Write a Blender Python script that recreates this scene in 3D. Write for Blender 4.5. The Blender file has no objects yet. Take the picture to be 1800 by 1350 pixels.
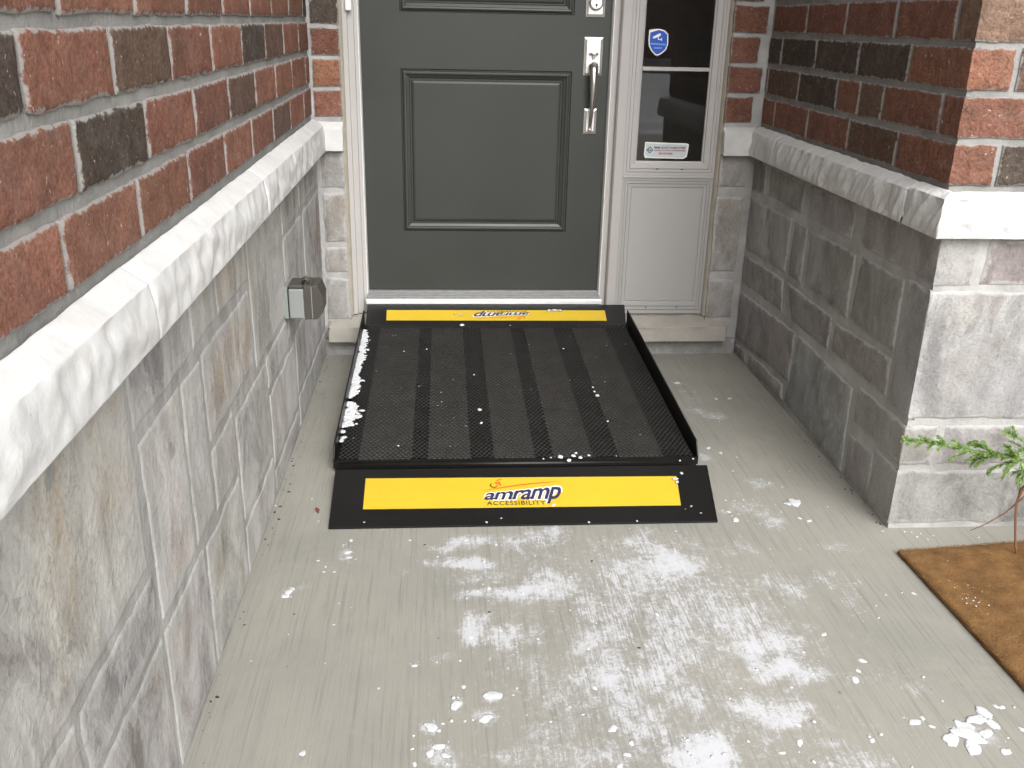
import bpy, bmesh, math, random
import numpy as np
from mathutils import Vector, Matrix, noise
random.seed(7); rng = np.random.default_rng(7)
SC = bpy.context.scene; COL = SC.collection
V = Vector

# ------------------------------------------------------------------ camera
CAM_H = 1.2413; PITCH, YAW, ROLL, F = 0.3705, -0.0773, -0.0221, 1645.7
def cam_axes():
    c, s = math.cos, math.sin
    fwd = V((-s(YAW)*c(PITCH), c(YAW)*c(PITCH), -s(PITCH)))
    r = V((c(YAW), s(YAW), 0)); d = fwd.cross(r)
    return c(ROLL)*r + s(ROLL)*d, -s(ROLL)*r + c(ROLL)*d, fwd
CR, CD, CF = cam_axes()
cam = bpy.data.cameras.new('camera'); camo = bpy.data.objects.new('camera', cam); COL.objects.link(camo)
cam.sensor_width = 36; cam.lens = 36*F/1800; cam.clip_end = 500; cam.clip_start = .02
M = Matrix((CR, -CD, -CF)).transposed().to_4x4(); M.translation = (0, 0, CAM_H); camo.matrix_world = M
SC.camera = camo
# ------------------------------------------------------------------ sky, sun, exposure
SUN_DIR = V((.20, -.68, .66)).normalized()
w = bpy.data.worlds.new('World'); SC.world = w; w.use_nodes = True
nt = w.node_tree; bg = nt.nodes['Background']
sky = nt.nodes.new('ShaderNodeTexSky'); sky.sky_type = 'NISHITA'; sky.sun_disc = False
sky.sun_elevation = math.asin(SUN_DIR.z); sky.sun_rotation = math.atan2(SUN_DIR.x, SUN_DIR.y)
sky.dust_density = 6; sky.air_density = 1.0; sky.ozone_density = 1
hs = nt.nodes.new('ShaderNodeHueSaturation'); hs.inputs['Saturation'].default_value = .10   # overcast: nearly grey
nt.links.new(sky.outputs[0], hs.inputs['Color']); nt.links.new(hs.outputs[0], bg.inputs[0]); bg.inputs[1].default_value = .15
sun = bpy.data.lights.new('sun', 'SUN'); sun.energy = .55; sun.angle = math.radians(80); sun.color = (1, .98, .95)
suno = bpy.data.objects.new('sun', sun); COL.objects.link(suno); suno.rotation_euler = SUN_DIR.to_track_quat('Z', 'Y').to_euler()
SC.view_settings.view_transform = 'Standard'; SC.view_settings.look = 'None'; SC.view_settings.gamma = 1
SC.view_settings.use_curve_mapping = False
SC.view_settings.exposure = 0.98

# ------------------------------------------------------------------ photo pixel -> point on a plane
def ray(u, v): return ((u-900)/F)*CR + ((v-675)/F)*CD + CF
def hit(u, v, p, n):
    d = ray(u, v); o = V((0, 0, CAM_H)); return o + d*((V(p)-o).dot(V(n))/d.dot(V(n)))
def gnd(u, v, z=0.): return hit(u, v, (0, 0, z), (0, 0, 1))
def aty(u, v, y): return hit(u, v, (0, y, 0), (0, 1, 0))

# ------------------------------------------------------------------ node helpers
def mat(name, base=(.5, .5, .5), rough=.6, metal=0., spec=.5):
    m = bpy.data.materials.new(name); m.use_nodes = True
    b = m.node_tree.nodes['Principled BSDF']
    b.inputs['Base Color'].default_value = (*base, 1); b.inputs['Roughness'].default_value = rough
    b.inputs['Metallic'].default_value = metal; b.inputs['Specular IOR Level'].default_value = spec
    return m, m.node_tree, b
class N:
    def __init__(s, t): s.t = t
    def new(s, k): return s.t.nodes.new(k)
    def link(s, a, b): s.t.links.new(a, b)
    def setin(s, i, v):
        if hasattr(v, 'is_linked') or hasattr(v, 'links'): s.link(v, i)
        elif v is not None: i.default_value = v
    def coord(s, scale=(1, 1, 1), rand=0, loc=(0, 0, 0)):
        tc = s.new('ShaderNodeTexCoord'); mp = s.new('ShaderNodeMapping'); mp.inputs['Scale'].default_value = scale
        mp.inputs['Location'].default_value = loc
        src = tc.outputs['Object']
        if rand:
            oi = s.new('ShaderNodeObjectInfo'); vm = s.new('ShaderNodeVectorMath'); vm.operation = 'SCALE'
            cx = s.new('ShaderNodeCombineXYZ'); [s.link(oi.outputs['Random'], cx.inputs[k]) for k in range(3)]
            s.link(cx.outputs[0], vm.inputs[0]); vm.inputs['Scale'].default_value = rand
            ad = s.new('ShaderNodeVectorMath'); s.link(tc.outputs['Object'], ad.inputs[0]); s.link(vm.outputs[0], ad.inputs[1]); src = ad.outputs[0]
        s.link(src, mp.inputs[0]); return mp.outputs[0]
    def noise(s, vec, scale, det=4, rough=.55, dist=0., col=False):
        n = s.new('ShaderNodeTexNoise'); n.inputs['Scale'].default_value = scale; n.inputs['Detail'].default_value = det
        n.inputs['Roughness'].default_value = rough; n.inputs['Distortion'].default_value = dist; s.link(vec, n.inputs['Vector'])
        return n.outputs['Color' if col else 'Fac']
    def ramp(s, fac, stops, interp='LINEAR'):
        r = s.new('ShaderNodeValToRGB'); r.color_ramp.interpolation = interp; e = r.color_ramp.elements
        while len(e) < len(stops): e.new(.5)
        for k, (p, c) in enumerate(stops):
            e[k].position = p; e[k].color = (*c, 1) if not isinstance(c, (int, float)) else (c, c, c, 1)
        s.link(fac, r.inputs[0]); return r.outputs[0]
    def mix(s, fac, a, b, mode='MIX'):
        m = s.new('ShaderNodeMix'); m.data_type = 'RGBA'; m.blend_type = mode
        s.setin(m.inputs[0], fac)
        for sock, v in ((m.inputs[6], a), (m.inputs[7], b)):
            s.setin(sock, (*v, 1) if isinstance(v, tuple) and len(v) == 3 else v)
        return m.outputs[2]
    def math(s, op, a, b=None, c=None, clamp=False):
        m = s.new('ShaderNodeMath'); m.operation = op; m.use_clamp = clamp
        s.setin(m.inputs[0], a); s.setin(m.inputs[1], b); s.setin(m.inputs[2], c); return m.outputs[0]
    def attr(s, name):
        a = s.new('ShaderNodeAttribute'); a.attribute_name = name; return a.outputs['Fac']
    def maprange(s, v, a, b, c=0., d=1., smooth=False):
        m = s.new('ShaderNodeMapRange'); m.interpolation_type = 'SMOOTHSTEP' if smooth else 'LINEAR'
        s.setin(m.inputs[0], v)
        for k, x in zip((1, 2, 3, 4), (a, b, c, d)): m.inputs[k].default_value = x
        return m.outputs[0]
    def bump(s, h, strength, dist, prev=None):
        b = s.new('ShaderNodeBump'); b.inputs['Strength'].default_value = strength; b.inputs['Distance'].default_value = dist
        s.link(h, b.inputs['Height'])
        if prev: s.link(prev, b.inputs['Normal'])
        return b.outputs[0]

MT = {}
MORT = (.30, .293, .278)
def m_mortar(name='mortar', base=MORT, hz=0.):
    m, t, b = mat(name, base, .9, spec=.2); n = N(t); v = n.coord()
    c = n.ramp(n.noise(v, 9, 6, .65), [(.3, tuple(x*.72 for x in base)), (.55, base), (.75, tuple(min(1, x*1.22) for x in base))])
    if hz: c = hazed(n, c, hz)
    n.link(c, b.inputs['Base Color'])
    h = n.noise(v, 130, 4, .6); n.link(n.bump(h, .6, .004, n.bump(n.noise(v, 28, 3), .5, .006)), b.inputs['Normal'])
    return m
def m_brick(name, rug=0., smear=.012):
    m, t, b = mat(name, rough=.92, spec=.15); n = N(t); v = n.coord(rand=37)
    oi = n.new('ShaderNodeObjectInfo'); base = oi.outputs['Color']
    big = n.noise(v, 14, 5, .65, .4); fine = n.noise(v, 160, 4, .7)
    c = n.mix(n.ramp(big, [(.34, 0.), (.68, 1.)]), n.mix(.5, base, (.11, .072, .055), 'MIX'), base)
    c = n.mix(n.math('MULTIPLY', n.ramp(n.noise(v, 6, 4, .6), [(.52, 0.), (.74, 1.)]), .55), c, n.mix(1., base, (1.45, 1.5, 1.45), 'MULTIPLY'))
    c = n.mix(n.ramp(fine, [(.30, .8), (.58, 0.)]), c, n.mix(1., c, (.38, .36, .35), 'MULTIPLY'))
    c = n.mix(n.ramp(n.noise(v, 38, 6, .78, .8), [(.47, 0.), (.66, .75)]), c, n.mix(1., base, (.46, .43, .41), 'MULTIPLY'))
    c = n.mix(n.ramp(n.noise(v, 9, 4, .7, .6), [(.58, 0.), (.76, .55)]), c, (.075, .052, .042))
    c = n.mix(n.ramp(n.noise(v, 95, 3, .6), [(.66, 0.), (.73, .7)]), c, (.56, .46, .40))
    # mortar smeared over the arrises
    ed = n.attr('ed'); nz = n.noise(v, 55, 5, .7)
    lim = n.math('MULTIPLY', n.maprange(nz, .36, .8), smear)
    mk = n.maprange(n.math('SUBTRACT', lim, ed), -.0012, .0018)
    mk = n.math('MULTIPLY', mk, .85)
    haze = n.math('MULTIPLY', n.ramp(n.noise(v, 22, 4, .7, .5), [(.5, 0.), (.78, .32)]), 1.)
    c = n.mix(haze, c, n.mix(.45, base, (.36, .33, .30))); c = n.mix(mk, c, MORT)
    n.link(c, b.inputs['Base Color'])
    nb = n.bump(fine, .55, .0025, n.bump(n.noise(v, 45, 4, .6, .6), .5+rug, .004+.006*rug))
    n.link(nb, b.inputs['Normal']); return m
def hazed(n, c, hz):          # lime bloom that runs over stones and joints alike
    if not hz: return c
    w_ = n.coord((1, 1, .5)); f = n.noise(w_, 5.5, 7, .70, .9); g_ = n.noise(n.coord((1, 1.2, .5)), 17, 6, .75, .8)
    c = n.mix(n.ramp(f, [(.42, 0.), (.60, hz)]), c, (.52, .512, .50))
    return n.mix(n.ramp(g_, [(.57, 0.), (.72, hz*.7)]), c, (.55, .545, .535))
def m_stone(name, smear=.02, mcol=(.40, .39, .37), brown=.8, hz=0.):
    m, t, b = mat(name, rough=.88, spec=.25); n = N(t); v = n.coord(rand=53); vs = n.coord((1, 1, .55), rand=53)
    oi = n.new('ShaderNodeObjectInfo'); base = oi.outputs['Color']
    a = n.noise(vs, 8, 7, .7, .9); c2 = n.noise(vs, 4.6, 6, .68, .7); f = n.noise(v, 130, 4, .72)
    c = n.mix(n.ramp(a, [(.34, 0.), (.60, 1.)]), n.mix(1., base, (.62, .60, .60), 'MULTIPLY'), base)
    c = n.mix(n.ramp(c2, [(.50, 0.), (.66, brown)]), c, n.mix(1., base, (.96, .84, .70), 'MULTIPLY'))
    c = n.mix(n.ramp(n.noise(vs, 7, 6, .72, 1.), [(.52, 0.), (.68, .85)]), c, n.mix(1., base, (1.32, 1.32, 1.31), 'MULTIPLY'))
    c = n.mix(n.ramp(n.noise(vs, 5.3, 6, .74, 1.3), [(.60, 0.), (.72, .75)]), c, n.mix(1., base, (.50, .47, .47), 'MULTIPLY'))
    c = n.mix(n.ramp(f, [(.30, .6), (.52, 0.)]), c, n.mix(1., c, (.5, .5, .5), 'MULTIPLY'))
    c = n.mix(n.ramp(n.noise(v, 45, 5, .78), [(.64, 0.), (.75, .6)]), c, n.mix(1., base, (1.55, 1.55, 1.55), 'MULTIPLY'))
    ed = n.attr('ed'); lim = n.math('MULTIPLY', n.maprange(n.noise(v, 24, 5, .7), .34, .78), smear)
    mk = n.math('MULTIPLY', n.maprange(n.math('SUBTRACT', lim, ed), -.003, .004), .8)
    c = n.mix(mk, c, mcol)
    c = hazed(n, c, hz)
    n.link(c, b.inputs['Base Color'])
    nb = n.bump(f, .4, .003, n.bump(n.noise(v, 30, 5, .65, .8), .55, .008))
    n.link(nb, b.inputs['Normal']); return m
def m_lime(name, bs):
    m, t, b = mat(name, rough=.85, spec=.25); n = N(t); v = n.coord(rand=11)
    c = n.ramp(n.noise(v, 10, 6, .65), [(.3, (.50, .494, .484)), (.5, (.575, .57, .56)), (.7, (.62, .617, .61))])
    c = n.mix(n.ramp(n.noise(v, 70, 3, .6), [(.70, 0.), (.76, .7)]), c, (.36, .34, .32))
    n.link(c, b.inputs['Base Color'])
    vz = n.coord((1, 1, .4), rand=11)
    nb = n.bump(n.noise(v, 140, 4, .7), .3, .002, n.bump(n.noise(vz if bs > .5 else v, 30, 5, .6, .3), bs, .008))
    n.link(nb, b.inputs['Normal']); return m
def m_concrete():
    m, t, b = mat('broomed_concrete', rough=.85, spec=.3); n = N(t); v = n.coord(); st = n.coord((1, .022, 1))
    c = n.ramp(n.noise(v, 2.2, 5, .6, .4), [(.3, (.238, .232, .205)), (.5, (.274, .264, .231)), (.7, (.297, .284, .246))])
    c = n.mix(n.ramp(n.noise(v, 5, 5, .7), [(.45, 0.), (.75, .4)]), c, (.226, .224, .195))
    s1 = n.noise(st, 140, 4, .75)
    c = n.mix(n.ramp(s1, [(.36, .55), (.49, 0.)]), c, n.mix(1., c, (.66, .66, .66), 'MULTIPLY'))
    c = n.mix(n.ramp(n.noise(v, 340, 2, .6), [(.2, .5), (.4, 0.)]), c, n.mix(1., c, (.6, .6, .6), 'MULTIPLY'))
    c = n.mix(n.ramp(n.noise(v, 26, 2, .5), [(.765, 0.), (.80, .8)]), c, (.12, .11, .10))
    c = n.mix(n.ramp(n.noise(v, 3.1, 6, .75, .8), [(.56, 0.), (.70, .32)]), c, (.36, .335, .28))
    # thin snow / salt film: where the attribute says, broken up by broom ridges
    sn = n.attr('snow'); sk = n.attr('streak')
    fine = n.noise(v, 70, 8, .85, .8); med = n.noise(n.coord((1, .6, 1)), 20, 6, .75, .9)
    stn = n.noise(n.coord((1, .06, 1)), 190, 5, .72)
    k = n.math('ADD', sn, n.math('MULTIPLY', n.math('SUBTRACT', med, .5), 1.3))
    k = n.math('ADD', k, n.math('MULTIPLY', n.math('SUBTRACT', fine, .5), 2.0))
    k = n.math('ADD', k, n.math('MULTIPLY', n.math('MULTIPLY', n.math('SUBTRACT', stn, .5), 1.9), sk))
    msk = n.math('ADD', n.maprange(k, .34, 1.0, 0., .55), n.maprange(k, .62, .80, 0., .36))
    c = n.mix(msk, c, (.53, .535, .56))
    n.link(c, b.inputs['Base Color'])
    hb = n.bump(n.noise(st, 230, 3, .7), .45, .0022, n.bump(n.noise(v, 7, 3), .25, .006))
    n.link(n.bump(msk, .35, .003, hb), b.inputs['Normal']); return m
def m_plain(name, base, rough=.5, metal=0., var=.1, sc=8, bump=0., bs=300, bd=.001, spec=.5):
    m, t, b = mat(name, base, rough, metal, spec); n = N(t); v = n.coord()
    f = n.noise(v, sc, 5, .65)
    n.link(n.ramp(f, [(.25, tuple(x*(1-var) for x in base)), (.75, tuple(min(1., x*(1+var)) for x in base))]), b.inputs['Base Color'])
    n.link(n.maprange(f, .2, .8, max(.02, rough*.85), min(1, rough*1.15)), b.inputs['Roughness'])
    if bump: n.link(n.bump(n.noise(v, bs, 3, .6), bump, bd), b.inputs['Normal'])
    return m
MT['mortar'] = m_mortar(); MT['stone_mortar'] = m_mortar('stone_mortar', (.285, .278, .266), .5); MT['joint'] = m_mortar('grey_joint', (.40, .394, .384))
MT['brick'] = m_brick('brick'); MT['rug'] = m_brick('rugged_brick', .6, .008)
MT['stone'] = m_stone('ledgestone', .075, (.325, .317, .303), .9, .62); MT['stone_r'] = m_stone('ledgestone_clean', .020, (.40, .394, .384), .45, .25)
MT['lime'] = m_lime('limestone', .25); MT['hewn'] = m_lime('hewn_limestone', .9); MT['concrete'] = m_concrete()
MT['door'] = m_plain('door_paint', (.039, .0425, .0375), .42, var=.13, sc=2.2, bump=.12, bs=240, bd=.0006)
MT['frame'] = m_plain('frame_paint', (.425, .405, .393), .45, var=.05, sc=6, bump=.05)
MT['panel'] = m_plain('panel_paint', (.37, .362, .352), .5, var=.03, sc=3)
MT['white'] = m_plain('white_paint', (.78, .78, .76), .45, var=.04)
MT['caulk'] = m_plain('caulk', (.42, .38, .31), .7, var=.18, sc=30)
MT['seal'] = m_plain('rubber_seal', (.02, .02, .02), .6)
MT['nickel'] = m_plain('satin_nickel', (.88, .87, .84), .42, 1., var=.03)
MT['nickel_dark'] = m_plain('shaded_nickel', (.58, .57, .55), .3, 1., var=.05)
MT['alu'] = m_plain('aluminium', (.36, .36, .355), .5, .6, var=.15, sc=40)
MT['nose'] = m_plain('threshold_nosing', (.74, .75, .75), .4, .1, var=.1, sc=25)
MT['black'] = m_plain('black_powder_coat', (.0075, .0072, .0068), .42, var=.3, sc=20, bump=.15, bs=500, bd=.0008, spec=.32)
MT['deck'] = m_plain('black_mesh_steel', (.024, .023, .0215), .36, .0, var=.3, sc=15, spec=.45)
MT['yellow'] = m_plain('yellow_vinyl', (.66, .45, .028), .45, var=.05, sc=10, bump=.08)
MT['navy'] = m_plain('navy_ink', (.03, .025, .085), .5)
MT['ink_white'] = m_plain('white_ink', (.82, .80, .76), .5)
MT['orange'] = m_plain('orange_ink', (.78, .14, .02), .5)
MT['olive'] = m_plain('dark_ink', (.09, .065, .01), .5)
MT['red_ink'] = m_plain('red_ink', (.42, .12, .13), .5)
MT['blue'] = m_plain('blue_vinyl', (.02, .09, .46), .35, var=.06)
MT['sticker'] = m_plain('pale_vinyl', (.50, .56, .57), .4, var=.06)
MT['coir'] = m_plain('coir', (.18, .098, .040), .95, var=.45, sc=22, bump=.9, bs=260, bd=.006, spec=.1)
MT['fibre'] = m_plain('coir_fibre', (.20, .108, .044), .9, var=.5, sc=35, spec=.15)
MT['rubber'] = m_plain('mat_backing', (.09, .05, .025), .9)
MT['snow'] = m_plain('snow', (.56, .565, .58), .8, var=.14, sc=90, bump=.5, bs=220, bd=.003)
MT['needle'] = m_plain('needle_green', (.20, .31, .085), .5, var=.35, sc=30)
MT['bark'] = m_plain('bark', (.20, .085, .045), .8, var=.3, sc=60, bump=.5, bs=200, bd=.002)
MT['box'] = m_plain('outlet_grey', (.225, .24, .233), .5, var=.04)
MT['lid'] = m_plain('smoked_lid', (.060, .054, .046), .45, var=.1)
MT['terracotta'] = m_plain('terracotta', (.38, .16, .09), .8, var=.15)
MT['soil'] = m_plain('soil', (.05, .035, .025), .95, var=.4, sc=40, bump=.8, bs=90, bd=.01)
MT['lawn'] = m_plain('snowy_lawn', (.46, .47, .47), .95, var=.45, sc=1.4)
MT['asphalt'] = m_plain('asphalt', (.055, .055, .055), .85, var=.25, sc=6, bump=.4, bs=120, bd=.004)
MT['added_soffit'] = m_plain('added_soffit', (.45, .43, .41), .6, var=.05)
MT['dark_wall'] = m_plain('hall_wall', (.30, .28, .26), .8)
MT['dark_floor'] = m_plain('hall_floor', (.10, .07, .05), .5)
MT['house'] = m_plain('far_brick', (.16, .09, .07), .9, var=.2, sc=3)
MT['roof'] = m_plain('far_roof', (.05, .05, .05), .9)
g, gt, gb = mat('window_glass', (.95, .97, .96), 0., spec=.5); gb.inputs['Transmission Weight'].default_value = 1.; gb.inputs['IOR'].default_value = 1.48
MT['glass'] = g

# ------------------------------------------------------------------ object helpers
def link(name, me, m=None, parent=None, col=None, smooth=False):
    o = bpy.data.objects.new(name, me); COL.objects.link(o)
    if m: me.materials.append(m)
    if parent: o.parent = parent
    if col: o.color = (*col, 1)
    if smooth: me.shade_smooth()
    return o
def mesh(name, vs, fs, m=None, parent=None, col=None, smooth=False):
    me = bpy.data.meshes.new(name); me.from_pydata([tuple(v) for v in vs], [], fs); me.update()
    return link(name, me, m, parent, col, smooth)
def tag(o, label=None, cat=None, group=None, kind=None):
    for k, v in (('label', label), ('category', cat), ('group', group), ('kind', kind)):
        if v: o[k] = v
    return o
def thing(name, label, cat, loc=(0, 0, 0), group=None):
    o = bpy.data.objects.new(name, None); COL.objects.link(o); o.location = loc; o.empty_display_size = .1
    return tag(o, label, cat, group)
class MB:
    def __init__(s): s.v = []; s.f = []
    def box(s, x0, x1, y0, y1, z0, z1, skip=()):
        b = len(s.v); s.v += [(x, y, z) for z in (z0, z1) for y in (y0, y1) for x in (x0, x1)]
        F_ = {'-z': (0, 2, 3, 1), '+z': (4, 5, 7, 6), '-y': (0, 1, 5, 4), '+y': (2, 6, 7, 3), '-x': (0, 4, 6, 2), '+x': (1, 3, 7, 5)}
        s.f += [tuple(b+i for i in q) for k, q in F_.items() if k not in skip]; return s
    def rings(s, x0, x1, z0, z1, y, steps, cap=True, side=(1, 1, 1, 1)):
        prev = None
        for ins, dy in steps:
            l, r, bo, to = (ins*k for k in side)
            b = len(s.v); s.v += [(x0+l, y+dy, z0+bo), (x1-r, y+dy, z0+bo), (x1-r, y+dy, z1-to), (x0+l, y+dy, z1-to)]
            if prev is not None:
                s.f += [(prev+k, prev+(k+1) % 4, b+(k+1) % 4, b+k) for k in range(4)]
            prev = b
        if cap: s.f.append((prev, prev+1, prev+2, prev+3))
        return s
    def extrude(s, pts, a0, a1, axis='z', close=False):
        """polyline of 2D points swept along an axis: z -> pts are (x,y); x -> pts are (y,z)"""
        b = len(s.v); n = len(pts)
        for a in (a0, a1):
            s.v += [(p[0], p[1], a) if axis == 'z' else (a, p[0], p[1]) for p in pts]
        for k in range(n if close else n-1):
            j = (k+1) % n; s.f.append((b+k, b+j, b+n+j, b+n+k))
        if close: s.f += [tuple(b+k for k in range(n-1, -1, -1)), tuple(b+n+k for k in range(n))]
        return s
    def tube(s, pts, rad, seg=8, cap=True):
        pts = [V(p) for p in pts]; b0 = len(s.v); n = len(pts)
        rad = rad if isinstance(rad, (list, tuple)) else [rad]*n
        up = V((.31, .17, .93))
        for i, p in enumerate(pts):
            t = (pts[min(i+1, n-1)]-pts[max(i-1, 0)]).normalized()
            a = t.cross(up)
            if a.length < 1e-3: a = t.cross(V((1, 0, 0)))
            a.normalize(); c = t.cross(a)
            for k in range(seg):
                th = 2*math.pi*k/seg; s.v.append(p+(a*math.cos(th)+c*math.sin(th))*rad[i])
        for i in range(n-1):
            for k in range(seg):
                j = (k+1) % seg; s.f.append((b0+i*seg+k, b0+i*seg+j, b0+(i+1)*seg+j, b0+(i+1)*seg+k))
        if cap: s.f += [tuple(b0+k for k in range(seg-1, -1, -1)), tuple(b0+(n-1)*seg+k for k in range(seg))]
        return s
    def disc(s, c, r, ax='y', n=20, depth=0.):
        b = len(s.v)
        for k in range(n):
            th = 2*math.pi*k/n; s.v.append((c[0]+r*math.cos(th), c[1], c[2]+r*math.sin(th)))
        s.f.append(tuple(range(b, b+n)))
        return s
    def build(s, name, m, parent=None, smooth=False, bevel=0., seg=2):
        o = mesh(name, s.v, s.f, m, parent, smooth=smooth)
        if bevel:
            md = o.modifiers.new('bevel', 'BEVEL'); md.width = bevel; md.segments = seg; md.limit_method = 'ANGLE'; md.angle_limit = math.radians(40)
        return o

def axis_vals(W, cell, e, extra=()):
    n = max(2, int(round((W-5*e)/cell))+1); a = [0, e, *np.linspace(2.6*e, W-2.6*e, n), W-e, W]
    for x in extra:
        a = [q for q in a if abs(q-x) > .003] + [x-.0015, x, x+.0015]
    return sorted(q/W for q in a)
def fbm(p, seed, f, o=3):
    return noise.fractal((p+V((seed*7.31, seed*3.17, seed*5.71)))*f, .9, 2.1, o)
def patch(name, pf, W, H, mt, parent, col=None, cell=.02, hf=None, wob=.002, depth=.03, rnd=.004, seed=0, sx=(), tx=(), e=.0035, edskip=(), flush=0.):
    """a rough slab: grid of points pf(s,t)->(pos,normal), displaced outward, with skirts running back into the mortar"""
    Sv = axis_vals(W, cell, e, sx); Tv = axis_vals(H, cell, e, tx); ns, nt_ = len(Sv), len(Tv)
    vs = []; ed = []; back = {}
    so = V((seed*1.3, seed*2.1, seed*.7))
    for j, t in enumerate(Tv):
        for i, s in enumerate(Sv):
            p, n = pf(s, t)
            d4 = {'s0': s*W, 's1': (1-s)*W, 't0': t*H, 't1': (1-t)*H}
            de = min(d4.values()); dm = min([v for k, v in d4.items() if k not in edskip] or [1.])
            wv = noise.noise_vector((p+so)*32)*wob + noise.noise_vector((p+so)*11)*wob*1.2
            wv = wv*math.exp(-de/.018); wv -= n*wv.dot(n)
            h = hf(p, seed) if hf else 0.
            h *= min(1., .35+de/.02) if not flush else min(1., de/flush)
            h -= rnd*max(0., 1-de/(rnd*1.8))**2
            vs.append(p+wv+n*h); ed.append(dm)
            if i in (0, ns-1) or j in (0, nt_-1): back[(i, j)] = p+wv-n*depth
    fs = [(j*ns+i, j*ns+i+1, (j+1)*ns+i+1, (j+1)*ns+i) for j in range(nt_-1) for i in range(ns-1)]
    loop = [(i, 0) for i in range(ns)] + [(ns-1, j) for j in range(1, nt_)] + [(i, nt_-1) for i in range(ns-2, -1, -1)] + [(0, j) for j in range(nt_-2, 0, -1)]
    L = len(loop); b0 = len(vs); vs += [vs[j*ns+i] for i, j in loop]; b = len(vs); vs += [back[q] for q in loop]; ed += [0.]*(2*L)
    for k in range(L):
        k2 = (k+1) % L; fs.append((b0+k, b+k, b+k2, b0+k2))
    o = mesh(name, vs, fs, MT[mt], parent, col, True)
    a = o.data.attributes.new('ed', 'FLOAT', 'POINT'); a.data.foreach_set('value', ed)
    return o
def quad_pf(c4, n):                       # c4: corners s0t0, s1t0, s1t1, s0t1
    a, b, c, d = (V(q) for q in c4); n = V(n)
    return lambda s, t: (a*(1-s)*(1-t)+b*s*(1-t)+c*s*t+d*(1-s)*t, n)
def corner_pf(xp, yp, z0, z1, ly, lx):    # wraps the right wall's outer corner: s runs along -x facing side, then the -y facing front
    W = lx+ly; sc = ly/W
    def f(s, t):
        z = z0+(z1-z0)*t
        if s < sc-1e-6: return V((xp, yp+ly*(1-s/sc), z)), V((-1, 0, 0))
        if s > sc+1e-6: return V((xp+lx*(s-sc)/(1-sc), yp, z)), V((0, -1, 0))
        return V((xp, yp, z)), V((-.7, -.7, 0))
    return f, W, ly
def h_brick(p, k): return .0022*fbm(p, k, 55, 2)+.0016*fbm(p, k, 13, 2)
def h_rug(p, k): return .0034*abs(fbm(V((p.x, p.y, p.z*1.7)), k, 62, 3))*1.2-.001+.0012*fbm(p, k, 15, 2)
def h_stone(p, k): return .0042*fbm(p, k, 9, 3)+.0018*fbm(p, k, 38, 3)
def h_stone2(p, k): return .0030*fbm(p, k, 9, 3)+.0012*fbm(p, k, 38, 3)
def h_ledge(p, k):
    q = V((p.x, p.y+p.z*.7, p.z*.35)); w_ = q+noise.noise_vector(q*11)*.02; d = noise.voronoi(w_*24+V((k, k, k)))[0]; return .013*(d[0]-.40)+.0060*fbm(q, k, 40, 3)
def h_ledge_l(p, k):
    w_ = p+noise.noise_vector(p*9)*.03; d = noise.voronoi(V((w_.x*13, w_.y*13, w_.z*17))+V((k, k, k)))[0]; return .0105*(d[0]-.42)+.0035*fbm(p, k, 34, 3)

RED = (.282, .130, .090); RED2 = (.240, .108, .076); ORG = (.30, .148, .090); BRN = (.155, .098, .074); DRK = (.082, .066, .056); BEI = (.25, .158, .115)
def tone(c, k, v=.1):
    r = random.Random(k*91+3); q = 1+r.uniform(-v, v); return tuple(x*q*(1+r.uniform(-.03, .03)) for x in c)

# ================================================================== the setting
XL, XLb, XR, XRb = -.461, -.468, 1.172, 1.18
YB, YF, YFb = 3.53, 2.107, 2.137
def ground():
    m = MB(); m.v = [(-120, -120, -.16), (120, -120, -.16), (120, 120, -.16), (-120, 120, -.16)]; m.f = [(0, 1, 2, 3)]
    tag(m.build('ground', MT['lawn']), kind='structure')
    tag(MB().box(-9, -1.2, -22, -4.2, -.159, -.13).build('driveway', MT['asphalt']), kind='structure')
    tag(MB().box(-60, 60, -31, -22.1, -.159, -.125).build('road', MT['asphalt']), kind='structure')
ground()

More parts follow.
